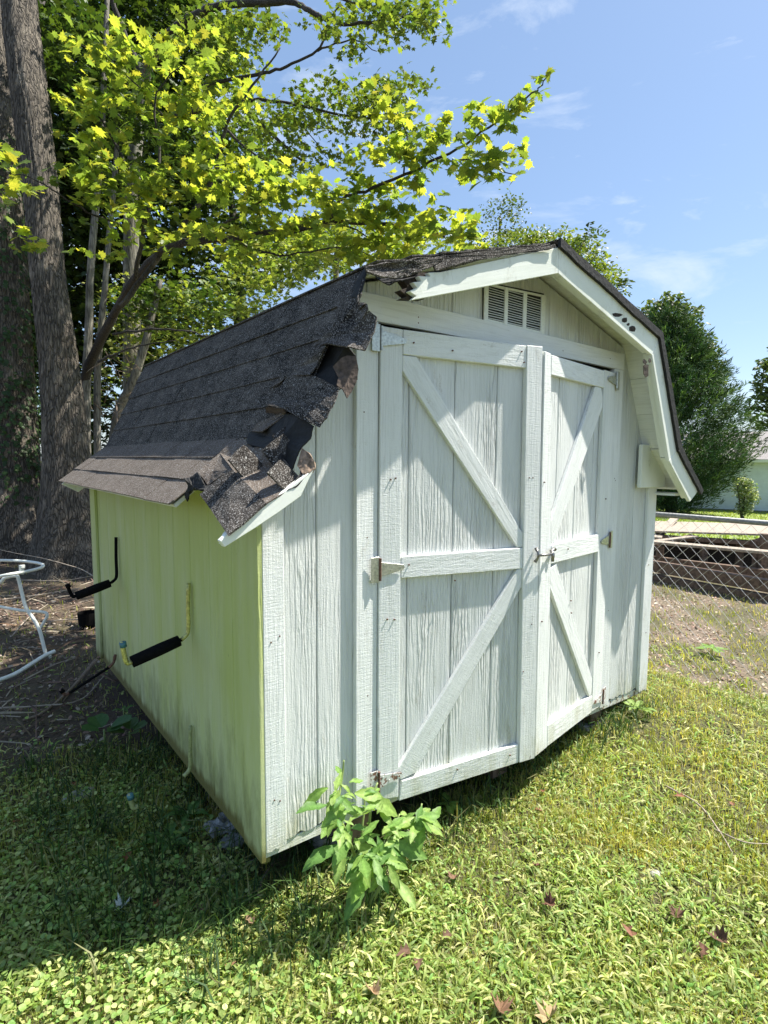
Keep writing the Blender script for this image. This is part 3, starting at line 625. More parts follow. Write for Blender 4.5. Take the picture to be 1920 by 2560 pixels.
flap('torn_shingle', [(*m2(590, 63), -.185), (*m2(900, 27), -.19), (*m2(1200, -4), -.19), (*m2(1455, -26), -.19), (*m2(1462, -4), -.192), (*m2(1200, 30), -.192), (*m2(1050, 62), -.192), (*m2(900, 84), -.192), (*m2(800, 112), -.192), (*m2(700, 124), -.192), (*m2(640, 152), -.192)], M_shingle, .004, .006, seed=21, cuts=4)
for (p0, p1, q1, q0) in (((MID-.01, 2.166), (MID+.855, 1.925), (MID+.832, 1.893), (MID-.01, 2.129)), ((MID+.855, 1.924), (MID+1.128, 1.372), (MID+1.090, 1.349), (MID+.832, 1.892)), ((MID+1.128, 1.371), (MID+1.425, 1.125), (MID+1.398, 1.106), (MID+1.090, 1.348))):
    nn_ = 14; up_ = [(p0[0]+(p1[0]-p0[0])*i/nn_, p0[1]+(p1[1]-p0[1])*i/nn_ + random.uniform(-.003, .004)) for i in range(nn_+1)]; lo_ = [(q1[0]+(q0[0]-q1[0])*i/nn_, q1[1]+(q0[1]-q1[1])*i/nn_ + random.uniform(-.003, .003)) for i in range(nn_+1)]
    yboard('shingle_edge', up_+lo_, -OV-.034, -OV-.0195, M_felt, shed, .001)

def tab(cx, cy, yy, w, h, rot, dy, mat=None, seed=0):
    ca, sa = math.cos(math.radians(rot)), math.sin(math.radians(rot)); P_ = []
    for u, v in ((-.5, -.5), (0, -.54), (.5, -.5), (.54, 0), (.5, .5), (.1, .53), (-.5, .5), (-.52, 0)):
        P_.append((cx+u*w*ca-v*h*sa, cy+u*w*sa+v*h*ca, yy+dy*v))
    flap('torn_shingle', P_, mat or M_shingle, .0035, .006, seed, 2)
tab(1262, 838, -.02, 150, 80, -32, -.04, seed=34); tab(1205, 905, -.05, 120, 85, -38, -.02, seed=36);
tab(1225, 1020, -.15, 120, 80, 46, -.03, seed=39); tab(1062, 960, .0, 120, 90, 46, -.03, seed=40)
# gouges in the rake board
for gx_, gz_, w_, h_ in ((1541, 787, 14, 6), (1562, 801, 7, 9), (1571, 811, 4, 4), (1582, 822, 9, 10), (1612, 905, 6, 7), (1616, 925, 8, 22), (1625, 902, 4, 6)):
    P_ = [onY(gx_+w_*math.cos(a)*random.uniform(.6, 1.2), gz_+h_*math.sin(a)*random.uniform(.6, 1.2), -OV-.0195) for a in np.arange(7)*2*math.pi/7]
    prism('gouge', P_, (0, .002, 0), M_darkrot_shade, shed, 0)

# ladder hooks on the side wall
wq = lambda x, y: (x*.42194, 1250+y*.42194)
def hook(y, ztop, zbend, tipa, tipb, label, rod, cap, pad=True, arm_=True):
    t = thing('ladder_hook', label, 'storage hook', (-.02, y, zbend))
    bend = Vector((-.022, y, zbend)); arm = Vector(tipa)
    wall = [Vector((-.014, y, ztop)), Vector((-.018, y, (ztop+zbend)/2)), Vector((-.018, y, zbend+.045)), Vector((-.024, y, zbend+.012)), bend + (arm-bend)*.12]
    tubes('wall_rod', [(spline(wall, 4), .0085)], rod, t, 8)
    a0 = bend + (arm-bend)*.10
    if arm_: tubes('arm_rod', [([a0, arm], .008)], M_foam, t, 8)
    if pad: tubes('foam_sleeve', [([bend + (arm-bend)*.16, bend+(arm-bend)*.5, arm], [.0225, .0245, .023])], M_foam, t, 10)
    tb = Vector(tipb); mid = arm + (arm-bend)*.08 + Vector((0, 0, .006))
    tubes('tip_rod', [(spline([arm, mid, (mid+tb)/2+Vector((-.003, 0, 0)), tb], 4), .0092)], rod, t, 8)
    tubes('end_cap', [([tb + (mid-tb).normalized()*.020, tb], .0125)], cap, t, 8)
    return t
hook(.61, .80, .585, (-.233, .61, .529), (-.262, .61, .612), 'padded storage hook with blue cap nearest the front corner', M_brass, M_blue)
hook(1.78, .85, .605, (-.224, 1.78, .547), (-.263, 1.78, .618), 'black padded storage hook mounted near the back corner', M_foam, M_foam)
hook(.63, .205, .01, (-.225, .63, -.055), (-.252, .63, .004), 'low storage hook close to the grass with faded blue cap', M_padrod, M_blue, False, False)
hook(1.91, .14, .085, (-.26, 1.91, -.03), (-.30, 1.91, .0), 'low rusty storage hook at the back of the side wall', M_rust, M_foam, False)

# ---------------------------------------------------------------- leaves and trees
_ml = [(0, 0), (.10, -.03), (.16, -.24), (.24, -.17), (.46, -.30), (.42, -.14), (.62, -.10), (.50, .0), (1.0 * .95, .02)]
def maple_template():
    r = [(0, 0), (.08, -.16), (-.02, -.40), (.20, -.30), (.33, -.60), (.45, -.36), (.60, -.50), (.62, -.24), (.72, -.20), (.68, -.08), (1., 0.)]
    pts = r + [(x, -y) for x, y in r[-2:0:-1]]
    tv = [(.32, 0, -.05)] + [(x, y, -.10*abs(y)+(.08*(x-.3)**2) - .04*(abs(y) > .35)) for x, y in pts]; n = len(pts)
    tf = [(0, i+1, (i+1) % n+1) for i in range(n)]; return tv, tf
def simple_leaf(w=.5):
    tv = [(0, 0, 0), (.35, -w*.5, -.05), (.75, -w*.38, -.08), (1., 0, -.16), (.75, w*.38, -.08), (.35, w*.5, -.05), (.5, 0, .02)]
    return tv, [(6, i, (i+1) % 6) for i in range(6)]
def lobed_leaf():
    tv = [(0, 0, 0), (.15, -.42, -.08), (.42, -.2, 0), (.55, -.5, -.12), (.65, -.18, -.02), (1, 0, -.12), (.65, .18, -.02), (.55, .5, -.12), (.42, .2, 0), (.15, .42, -.08)]
    return tv, [(0, 1, 2), (2, 3, 4), (0, 2, 4), (0, 4, 6), (4, 5, 6), (6, 7, 8), (0, 6, 8), (0, 8, 9)]
ML = maple_template(); LL = lobed_leaf(); SL = simple_leaf(.55)
def rand_cols(n, base, var=.3, alt=None, p=.3):
    c = np.array(base)[None]*(1+var*(rng.random((n, 1))*2-1))*(1+.12*(rng.random((n, 3))*2-1))
    if alt is not None: k = rng.random(n) < p; c[k] = np.array(alt)[None]*(1+var*(rng.random((k.sum(), 1))*2-1))
    return c
def leaf_orient(n, tilt=.55, droop=.35, out=None):
    nrm = np.stack([rng.normal(0, tilt, n), rng.normal(0, tilt, n), np.ones(n)], 1)
    h = rng.normal(size=(n, 3)); h[:, 2] = -droop - .3*rng.random(n)
    if out is not None: h[:, :2] += out[:, :2]
    return frames(nrm, h)
def zone_points(zones, spray=8, spread=.22, flat=.35):
    P = []; O = []
    for (cx, cy, rx, ry, n, D, dj) in zones:
        k = max(1, n//spray); a = rng.random(k)*2*np.pi; r = np.sqrt(rng.random(k))
        X = cx+rx*r*np.cos(a); Yv = cy+ry*r*np.sin(a); DD = D + rng.uniform(-dj, dj, k)
        C = np.array([atD(x, y, d) for x, y, d in zip(X, Yv, DD)])
        dirn = rng.normal(size=(k, 3)); dirn[:, 2] *= .3; dirn /= np.linalg.norm(dirn, axis=1, keepdims=True)
        for j in range(spray):
            off = dirn*((j/spray-.5)*2*spread) + rng.normal(size=(k, 3))*spread*.28*np.array([1, 1, flat])
            P.append(C+off); O.append(dirn)
    return np.concatenate(P), np.concatenate(O)
def col_mesh(tpl, name, n=1, base=(.2, .3, .05)):
    out = []
    for i in range(n):
        tv, tf = np.array(tpl[0], float), np.array(tpl[1]); tv[:, 2] += .06*np.sin(tv[:, 0]*5+i)*.6; tv[:, 1] *= 1-.1*(i % 3)
        me = bpy.data.meshes.new(name); me.from_pydata(tv.tolist(), [], tf.tolist()); a = me.color_attributes.new('Col', 'FLOAT_COLOR', 'POINT')
        c = base[i % len(base)] if isinstance(base, list) else base
        a.data.foreach_set('color', np.tile((*c, 1), len(tv)).astype(np.float32)); out.append(me)
    return out
def path(pxd): return [atD(x, y, d) for x, y, d in pxd]
def ridged_trunk(name, pts, rad, mat, parent, seg=72, amp=.018, flare=True):
    P = spline(pts, 14); n = len(P); R_ = np.interp(np.linspace(0, len(rad)-1, n), np.arange(len(rad)), rad)
    V = []; Fc = []
    for i, p in enumerate(P):
        s = i/(n-1)
        for k in range(seg):
            a = 2*math.pi*k/seg
            ridge = abs(math.sin(a*9+2.2*math.sin(i*.21+a*2)+1.1*math.sin(i*.37)))+.5*abs(math.sin(a*17+i*.33))
            r = R_[i]*(1+.03*math.sin(a*3+i*.08)) + amp*(ridge-.7) + random.uniform(-.003, .003)
            if flare and s < .18: r *= 1+.55*((.18-s)/.18)**2*(1+.45*math.sin(a*5+1))
            V.append((p[0]+r*math.cos(a), p[1]+r*math.sin(a), p[2]))
    for i in range(n-1):
        for k in range(seg): k2 = (k+1) % seg; Fc.append((i*seg+k, i*seg+k2, (i+1)*seg+k2, (i+1)*seg+k))
    me = bpy.data.meshes.new(name); me.from_pydata(V, [], Fc); return link(name, me, mat, parent, True)

# big furrowed trunk tree
ox = 1.1573
bp = [(160, 1262, 7.0), (148, 1080, 7.0), (137, 900, 7.0), (122, 740, 7.0), (104, 590, 7.0), (90, 420, 7.05), (66, 220, 7.1), (42, 20, 7.2), (20, -300, 7.4), (0, -700, 7.6)]
bp = path([(x*ox, y*ox, d) for x, y, d in bp]); bz = gz1(bp[0][0], bp[0][1]); bp[0][2] = bz-.1
big = thing('old_tree', 'large tree with thick furrowed trunk behind the shed corner', 'tree', tuple(bp[0]))
ridged_trunk('trunk', bp, [.33, .285, .235, .205, .185, .19, .205, .20, .16, .12], M_bark, big)
# ivy clad tree left of it
ip = path([(x*ox, y*ox, d) for x, y, d in [(40, 1235, 7.9), (28, 1000, 7.9), (18, 800, 7.95), (8, 560, 8), (-8, 300, 8), (-20, 0, 8.2), (-30, -500, 8.4)]]); ip[0][2] = gz1(ip[0][0], ip[0][1])-.1
ivy = thing('ivy_clad_tree', 'shaded ivy covered tree at the left edge', 'tree', tuple(ip[0]))
ridged_trunk('trunk', ip, [.36, .32, .30, .28, .27, .25, .15], M_bark, ivy)
n = 2600; s = rng.random(n); P = np.array([np.array(ip[0])*(1-q_)+np.array(ip[4])*q_ for q_ in s]); a = rng.random(n)*2*np.pi
for j in range(n):
    k = s[j]*(4); i = min(int(k), 3); P[j] = np.array(ip[i])*(1-(k-i)) + np.array(ip[i+1])*(k-i)
P[:, 0] += np.cos(a)*(.34+.05*rng.random(n)); P[:, 1] += np.sin(a)*(.34+.05*rng.random(n))
nrm = np.stack([np.cos(a), np.sin(a), .5+rng.normal(0, .3, n)], 1); hd = np.stack([rng.normal(0, .5, n), rng.normal(0, .5, n), -np.ones(n)], 1)
V, T = scatter(*LL, P, frames(nrm, hd), rng.uniform(.05, .09, n))
o = trimesh('ivy', V, T, M_leafdark, ivy, np.repeat(rand_cols(n, (.045, .085, .025)), len(LL[0]), 0)); o['kind'] = 'stuff'

# bright maple: limbs from pixels and depths
maple = thing('maple_tree', 'maple tree with sunlit yellow green leaves reaching over the shed roof', 'tree', (.5, 6.8, gz1(.5, 6.8)))
mt = path([(180, 1320, 8.0), (190, 1100, 7.9), (212, 950, 7.6), (245, 865, 7.2), (283, 790, 6.7), (335, 698, 6.1), (385, 650, 5.6), (445, 610, 5.0), (580, 598, 4.9), (723, 570, 4.8), (850, 555, 4.7), (1000, 566, 4.6), (1110, 590, 4.5)]); mt[0][2] = gz1(mt[0][0], mt[0][1])-.05
tubes('trunk', [(spline(mt[:5], 5), np.interp(np.linspace(0, 1, 21), [0, 1], [.075, .05]))], M_barkd, maple, 12, noise=.1)
def br(pts, r0, r1, par=maple, mat=M_barkd):
    q = spline(pts, 6); q = [p + rng.normal(size=3)*.006 for p in q]
    return tubes('branch', [(q, list(np.linspace(r0, r1, len(q))))], mat, par, 8, noise=.12)
br(mt[4:], .046, .010)
BR = [([(300, 770, 5.5), (390, 650, 5.4), (520, 470, 5.2), (560, 330, 5.0), (620, 230, 4.9), (700, 120, 4.9)], .028, .006),
      ([(700, 590, 4.8), (820, 548, 4.6), (850, 500, 4.5), (930, 470, 4.4), (1100, 395, 4.2), (1220, 320, 4.1), (1330, 235, 4.0), (1372, 185, 4.0)], .017, .004),
      ([(1100, 395, 4.2), (1190, 408, 4.15), (1290, 440, 4.1)], .007, .003), ([(1010, 435, 4.3), (1020, 350, 4.3), (990, 270, 4.3)], .007, .003),
      ([(283, 835, 5.7), (400, 822, 5.6), (530, 840, 5.4)], .014, .006), ([(245, 905, 5.9), (330, 870, 5.8), (440, 850, 5.8)], .012, .005),
      ([(335, 698, 5.3), (360, 560, 5.1), (330, 440, 5.0), (270, 330, 4.9), (220, 260, 4.8)], .022, .005),
      ([(360, 560, 5.1), (400, 400, 5.1), (385, 250, 5.0), (450, 160, 4.9)], .016, .004),
      ([(445, 610, 5.0), (600, 540, 4.8), (700, 470, 4.7), (800, 440, 4.6)], .012, .004),
      ([(420, 300, 5.1), (280, 150, 5.0), (200, 110, 5.0)], .008, .003), ([(580, 598, 4.9), (700, 640, 4.8), (850, 620, 4.6), (960, 650, 4.6)], .010, .003),
      ([(850, 555, 4.7), (930, 600, 4.6), (985, 650, 4.55)], .007, .003), ([(300, 560, 5.1), (200, 520, 4.8), (90, 450, 4.6), (10, 430, 4.5)], .010, .003)]
for pts, r0, r1 in BR: br(path(pts), r0, r1)
brightz = [(270, 130, 120, 55, 130, 4.9, .35), (330, 230, 120, 50, 90, 4.9, .35), (190, 270, 60, 45, 60, 4.8, .2), (250, 370, 90, 55, 110, 4.8, .3), (320, 440, 80, 50, 90, 4.8, .3), (480, 130, 110, 60, 130, 5.0, .4),
  (430, 230, 90, 50, 80, 5., .4), (560, 260, 90, 60, 110, 5., .4), (470, 330, 110, 60, 120, 5., .4), (180, 440, 90, 26, 60, 4.6, .2), (330, 490, 130, 40, 130, 4.7, .3), (480, 440, 120, 50, 140, 4.8, .3),
  (560, 510, 130, 50, 150, 4.7, .3), (680, 440, 110, 50, 130, 4.7, .3), (720, 520, 120, 50, 150, 4.6, .3), (820, 460, 90, 45, 90, 4.5, .3), (860, 530, 110, 50, 140, 4.5, .3), (980, 560, 110, 50, 140, 4.5, .3),
  (1090, 560, 90, 40, 120, 4.4, .3), (1160, 595, 70, 28, 70, 4.4, .3), (640, 610, 170, 45, 160, 4.8, .4), (860, 625, 140, 40, 130, 4.6, .3), (450, 620, 120, 50, 110, 5.0, .4), (300, 600, 120, 70, 90, 5.2, .5), (1010, 640, 110, 26, 80, 4.6, .3),
  (900, 400, 50, 40, 40, 4.4, .2), (980, 390, 60, 40, 60, 4.3, .2), (970, 270, 40, 60, 46, 4.3, .15), (1050, 400, 55, 40, 50, 4.2, .15), (1130, 360, 60, 40, 55, 4.15, .15), (1200, 410, 70, 40, 56, 4.1, .15), (1270, 400, 45, 40, 36, 4.1, .12),
  (1240, 300, 45, 35, 32, 4.05, .1), (1310, 260, 35, 35, 24, 4.0, .08), (1360, 205, 18, 30, 12, 4.0, .05), (1150, 290, 60, 26, 24, 4.1, .1), (1000, 470, 90, 35, 70, 4.4, .2), (30, 470, 70, 50, 40, 4.4, .3), (70, 620, 60, 40, 24, 4.5, .3), (20, 400, 40, 30, 20, 4.4, .2)]
brightz = [(a, b_, c, d, int(e*1.15), f_, g_) for a, b_, c, d, e, f_, g_ in brightz]
P, O = zone_points(brightz, 9, .12, .3)
P = P[P[:, 1] > .15]
n = len(P); O = O[:n]; R = leaf_orient(n, .60, .45); sc = rng.uniform(.05, .11, n)
cols = rand_cols(n, (.31, .37, .075), .32, (.15, .22, .06), .40)
dist = np.linalg.norm(P-CAM, axis=1)/sc; order = np.argsort(dist)
near, rest = order[:300], order[300:]
lm = col_mesh(ML, 'leaf', 6, [(.34, .40, .08), (.28, .35, .07), (.37, .42, .10), (.16, .24, .06), (.31, .37, .07), (.21, .29, .07)])
for me in lm: me.materials.append(M_leafbright)
pw = parent_world(maple)
for j in near:
    o = bpy.data.objects.new('leaf', random.choice(lm)); S.collection.objects.link(o); o.parent = maple; o.matrix_parent_inverse = Matrix.Translation(-pw)
    m4 = Matrix.Identity(4)
    for a in range(3):
        for b_ in range(3): m4[a][b_] = float(R[j][a][b_]*sc[j])
        m4[a][3] = float(P[j][a])
    o.matrix_basis = m4
V, T = scatter(*ML, P[rest], R[rest], sc[rest])
o = trimesh('crown', V, T, M_leafbright, maple, np.repeat(cols[rest], len(ML[0]), 0)); o['kind'] = 'stuff'

def crown(name, zones, parent, mat, base, alt=None, tpl=LL, size=(.07, .11), spray=8, spread=.22, tilt=.6, p=.3, var=.35):
    P, O = zone_points(zones, spray, spread, .5); n = len(P)
    V, T = scatter(*tpl, P, leaf_orient(n, tilt, .3), rng.uniform(*size, n))
    o = trimesh(name, V, T, mat, parent, np.repeat(rand_cols(n, base, var, alt, p), len(tpl[0]), 0)); o['kind'] = 'stuff'; return o
# taller maple whose branches hang in from the top
ap = path([(330, 1240, 9.5), (330, 900, 9.4), (330, 500, 9.2), (360, 200, 9.0), (410, 95, 8.2)]); ap[0][2] = gz1(ap[0][0], ap[0][1])-.05
tall = thing('tall_maple_tree', 'taller dark green maple with branches hanging across the upper sky', 'tree', tuple(ap[0]))
tubes('trunk', [(spline(ap, 6), list(np.linspace(.16, .07, 25)))], M_bark2, tall, 12, noise=.08)
for pts, r0, r1 in [([(410, 95, 8.2), (463, 55, 7.8), (538, 17, 7.4), (665, 6, 7), (729, 6, 6.8), (781, 29, 6.6), (845, 58, 6.4), (960, 50, 6.3), (1080, 30, 6.2)], .06, .008),
    ([(500, 225, 7.6), (512, 214, 7.5), (642, 185, 7.2), (700, 172, 7.1), (793, 127, 7), (822, 58, 6.8), (850, 10, 6.8)], .028, .008), ([(793, 127, 7), (880, 100, 6.9), (940, 130, 6.8)], .012, .004),
    ([(400, 300, 8), (596, 255, 7.6), (694, 255, 7.5), (868, 290, 7.3), (1000, 300, 7.2)], .035, .006), ([(596, 262, 7.6), (694, 347, 7.4), (764, 410, 7.2)], .03, .012), ([(560, 320, 7.8), (640, 390, 7.6), (740, 440, 7.4)], .02, .006),
    ([(694, 300, 7.5), (760, 320, 7.4), (820, 400, 7.3)], .01, .004), ([(360, 200, 9), (300, 60, 8.8), (260, -60, 8.6)], .06, .03), ([(700, -60, 6.6), (860, 0, 6.4), (950, 20, 6.3)], .02, .006)]:
    br(path(pts), r0, r1, tall)
crown('crown', [(620, 70, 90, 50, 420, 7.4, .6), (530, 60, 90, 60, 500, 7.8, .8), (570, 140, 80, 60, 380, 7.8, .8), (690, 90, 30, 30, 60, 7, .3), (860, 225, 150, 38, 380, 7.2, .4), (980, 235, 60, 30, 150, 7.2, .3), (700, 280, 100, 40, 260, 7.4, .5), (820, 300, 130, 35, 420, 7.3, .4), (960, 290, 90, 40, 240, 7.2, .4),
   (800, 60, 60, 30, 60, 6.9, .3), (900, 40, 80, 45, 260, 6.4, .4), (1010, 40, 90, 45, 300, 6.3, .4), (1090, 50, 50, 40, 110, 6.2, .3), (920, 120, 60, 30, 110, 6.7, .3), (680, 360, 90, 50, 260, 7.4, .5), (760, 400, 60, 40, 150, 7.3, .4), (840, 380, 60, 30, 70, 7.3, .4),
   (1000, 340, 60, 50, 120, 7.2, .4), (560, 230, 80, 50, 260, 7.8, .6), (1000, 210, 70, 25, 110, 7.2, .3)], tall, M_leafmid, (.13, .18, .045), (.26, .31, .06), LL, (.055, .10), 7, .17, .6, .25)
# pale slim trunks and the woodland trees behind
def slim(label, pts, r0, r1, zones, mat=M_bark2, base=(.05, .085, .022), alt=(.10, .15, .03), size=(.08, .13), name='woodland_tree'):
    q = path(pts); q[0][2] = gz1(q[0][0], q[0][1])-.05
    t = thing(name, label, 'tree', tuple(q[0])); s_ = spline(q, 6)
    tubes('trunk', [(s_, list(np.linspace(r0, r1, len(s_))))], mat, t, 12, noise=.08)
    if zones: crown('crown', zones, t, M_leafdark, base, alt, LL, size, 8, .3)
    return t
slim('slim pale trunk just right of the big furrowed trunk', [(218, 1330, 7.6), (215, 1000, 7.6), (222, 820, 7.6), (228, 650, 7.5), (250, 400, 7.6), (262, 150, 7.7), (270, -50, 7.8)], .062, .03, [(300, 250, 120, 120, 700, 7.8, .6), (180, 100, 100, 90, 500, 8, .6)])
slim('second slim pale trunk forking beside the maple limb', [(243, 1335, 7.9), (243, 1000, 7.9), (248, 870, 7.8), (262, 720, 7.7), (272, 600, 7.7), (290, 400, 7.8), (298, 200, 7.9)], .05, .028, [(330, 380, 120, 120, 800, 8.2, .6)])
slim('leaning pale trunk low behind the shed roof', [(250, 1180, 8.3), (290, 1060, 8.2), (330, 960, 8.1), (360, 870, 8.0), (378, 800, 8.0), (400, 700, 8)], .075, .04, [(420, 760, 150, 60, 600, 8.2, .5)])
slim('far woodland tree with dense dark crown at far left', [(60, 1250, 12), (70, 900, 12), (80, 500, 12), (100, 0, 12)], .2, .1, [(60, 250, 200, 280, 5200, 12, 1.2), (70, 650, 180, 220, 3800, 12, 1.2), (60, 950, 200, 160, 3000, 12.5, .8), (260, 1000, 160, 160, 1800, 13, .8)], M_barkd, (.03, .055, .018), (.06, .09, .02), (.14, .2))
slim('far woodland tree with dark crown left of the tall maple', [(330, 1240, 13), (330, 900, 13), (320, 500, 13), (330, 100, 13)], .2, .1, [(330, 130, 240, 200, 7000, 12.5, 1.4), (330, 450, 220, 200, 6000, 12.5, 1.4), (280, 750, 200, 150, 3800, 13, 1.2)], M_barkd, (.035, .06, .018), (.075, .11, .02), (.14, .2))
slim('far woodland tree with sun flecked crown behind the roof', [(600, 1200, 14), (600, 900, 14), (590, 600, 14), (560, 400, 14)], .18, .08, [(540, 420, 170, 160, 2600, 13, 1.), (600, 640, 210, 90, 2600, 13, 1.), (460, 820, 210, 110, 2600, 13, 1.), (760, 620, 160, 60, 1200, 13, 1.)], M_barkd, (.08, .125, .03), (.22, .28, .06), (.12, .18))
slim('pale green young tree filling the gap above the roof', [(860, 1200, 10), (850, 900, 10), (840, 700, 10), (850, 500, 10)], .08, .04, [(700, 650, 150, 60, 1100, 9.5, .7), (900, 600, 160, 60, 1200, 9.5, .7), (1060, 620, 100, 40, 350, 9.5, .6), (560, 740, 150, 60, 1000, 9, .6), (430, 840, 90, 60, 500, 9, .6), (830, 540, 100, 40, 250, 9.5, .6)], M_bark2, (.20, .26, .06), (.34, .38, .09), (.06, .10))
slim('leafy sapling tangle low between trunk and roof', [(360, 1230, 9), (350, 1050, 9), (345, 900, 9), (370, 760, 9)], .03, .015, [(290, 900, 60, 110, 260, 8.8, .4), (340, 760, 110, 70, 380, 8.6, .4), (260, 1000, 50, 70, 110, 8.8, .4)], M_bark2, (.20, .25, .07), (.36, .38, .12), (.05, .09))
# dead twigs tangle
tw = []
for i in range(46):
    x, y = random.uniform(225, 350), random.uniform(820, 1080); p0 = atD(x, y, random.uniform(7.2, 8.2)); d = np.array([random.uniform(-.3, .5), random.uniform(-.3, .3), random.uniform(-.25, .35)])
    tw.append(([p0, p0+d*.5+rng.normal(size=3)*.02, p0+d], [.006, .004, .002]))
sn = thing('dead_bush', 'tangle of bare pale dead twigs beside the roof corner', 'bush', (.9, 5.5, gz1(.9, 5.5)))
for pts, r in tw: tubes('twig', [(pts, r)], M_stick, sn, 5)
p0 = np.array([.9, 5.5, gz1(.9, 5.5)]); tubes('stem', [([p0, p0+np.array([.02, .05, .5]), atD(290, 1000, 7.6)], [.025, .02, .01])], M_stick, sn, 6)

# trees peeking over the ridge and beyond the fence
def ridge_tree(label, base, top, zones, base_c, alt, size, r=.12):
    q = path([base, ((base[0]+top[0])/2, (base[1]+top[1])/2, (base[2]+top[2])/2), top]); q[0][2] = gz1(q[0][0], q[0][1])-.1
    t = thing('background_tree', label, 'tree', tuple(q[0])); s_ = spline(q, 6); tubes('trunk', [(s_, list(np.linspace(r, r*.3, len(s_))))], M_barkd, t, 8)
    crown('crown', zones, t, M_leafmid, base_c, alt, SL, size, 9, .32, .7, .35); return t
ridge_tree('olive green tree top showing just over the shed ridge', (1400, 1230, 16), (1420, 640, 16), [(1400, 610, 70, 38, 700, 16, .8), (1450, 640, 60, 50, 800, 16, .8), (1500, 700, 40, 50, 500, 16, .8), (1290, 600, 60, 25, 420, 16, .8), (1340, 598, 50, 20, 300, 16, .8), (1400, 720, 120, 90, 900, 16.5, .8), (1490, 660, 30, 40, 200, 16, .6)], (.12, .16, .04), (.21, .24, .06), (.09, .14))
ridge_tree('grey green feathery treetop left of the shed ridge', (1240, 1230, 18), (1250, 540, 18), [(1250, 545, 42, 50, 420, 18, .6), (1285, 530, 24, 40, 170, 18, .4), (1225, 600, 60, 30, 420, 18, .6), (1330, 590, 60, 16, 200, 18, .6)], (.07, .10, .05), (.12, .15, .07), (.08, .12), .1)
# compound leaf sprig saplings
def sprig(label, base, tip, D):
    t = thing('sapling', label, 'tree', tuple(atD(*base, D))); b0 = atD(*base, D); b1 = atD(*tip, D)
    g0 = np.array([b0[0], b0[1], gz1(b0[0], b0[1])]); tubes('stem', [([g0, b0, (b0+b1)/2+np.array([.05, 0, .03]), b1], [.03, .014, .01, .005])], M_stick, t, 6)
    P = []; H = []
    for k in range(7):
        s0 = b0 + (b1-b0)*(.25+.75*k/6); d = rng.normal(size=3); d[2] = abs(d[2])*.3; d /= np.linalg.norm(d)
        for j in range(9):
            for sg in (-1, 1):
                side = np.cross(d, [0, 0, 1.]); P.append(s0 + d*(.05*j) + side*sg*.01 - np.array([0, 0, .003*j*j])); H.append(side*sg + d*.3 - np.array([0, 0, .3]))
    P = np.array(P); H = np.array(H); n = len(P); nn = rng.normal(0, .35, (n, 3)); nn[:, 2] = 1
    V, T = scatter(*simple_leaf(.38), P, frames(nn, H), rng.uniform(.11, .16, n)); o = trimesh('leaves', V, T, M_leafmid, t, np.repeat(rand_cols(n, (.06, .09, .03), .3), 7, 0)); o['kind'] = 'stuff'
sprig('thin sapling sprig rising just right of the shed peak', (1440, 640), (1475, 570), 14)
sprig('thin sapling sprig standing clear right of the roof slope', (1520, 760), (1560, 700), 14)
ridge_tree('broad dark deciduous tree standing behind the cedar', (1650, 1260, 32), (1660, 780, 32), [(1650, 810, 60, 50, 900, 32, 1.5), (1680, 755, 34, 22, 260, 32, 1.2), (1640, 765, 26, 14, 120, 32, 1.), (1730, 775, 26, 18, 120, 32, 1.), (1715, 820, 45, 35, 420, 32, 1.2), (1620, 850, 70, 70, 900, 32, 1.5), (1760, 900, 40, 55, 520, 32, 1.5), (1750, 850, 34, 24, 160, 32, 1.), (1590, 800, 30, 26, 160, 32, 1.5), (1780, 960, 30, 40, 300, 33, 1.5)], (.07, .10, .045), (.13, .16, .07), (.22, .34), .25)
ridge_tree('dark tree cut by the right edge of the photo', (1960, 1270, 40), (1960, 900, 40), [(1930, 950, 50, 60, 800, 40, 1.5), (1980, 900, 60, 50, 700, 40, 1.5), (1920, 1030, 55, 50, 800, 40, 1.5), (1990, 1000, 70, 80, 900, 40, 1.5)], (.05, .075, .035), (.09, .12, .05), (.26, .4), .25)
# cedar: stacked upswept frond clumps
cb = atD(1678, 1262, 27.); cb[2] = gz1(cb[0], cb[1]); ced = thing('cedar_tree', 'tall dense dark green conical cedar beyond the fence', 'tree', tuple(cb))
top = atD(1668, 800, 27.); Hc_ = top[2]-cb[2]
tubes('trunk', [([cb, cb+np.array([0, 0, Hc_*.5]), cb+np.array([0, 0, Hc_*.95])], [.28, .15, .03])], M_barkd, ced, 8)
N = 2600; u = rng.random(N)**.85; hh = .03+.95*u; prof = np.interp(hh, [0, .05, .15, .33, .5, .7, .88, 1.], [.14, .36, .72, 1., .90, .60, .27, .02])*2.85
ang = rng.random(N)*2*np.pi; rad = prof*(1+.13*np.sin(ang*5+hh*20)+.09*np.sin(ang*11-hh*37)+.09*rng.normal(size=N))*np.where(rng.random(N) < .65, 1, rng.uniform(.4, .9, N))
C0 = np.stack([cb[0]+rad*np.cos(ang), cb[1]+rad*np.sin(ang), cb[2]+hh*Hc_ + .25*rng.normal(size=N)], 1)
lean = np.array([top[0]-cb[0], top[1]-cb[1], 0])
C0 += lean[None]*hh[:, None]
outd = np.stack([np.cos(ang), np.sin(ang), .55+.3*rng.random(N)], 1); outd /= np.linalg.norm(outd, axis=1, keepdims=True)
P = []; H = []
for j in range(44):
    s_ = rng.uniform(-.5, .75, (N, 1)); P.append(C0 + outd*s_ + rng.normal(size=(N, 3))*.12*(.95-s_)); H.append(outd + rng.normal(size=(N, 3))*.28)
P = np.concatenate(P); H = np.concatenate(H); nn = rng.normal(size=P.shape); tuft = ([(0, 0, 0), (.45, -.085, 0), (1, 0, 0), (.45, .085, 0)], [(0, 1, 2), (0, 2, 3)])
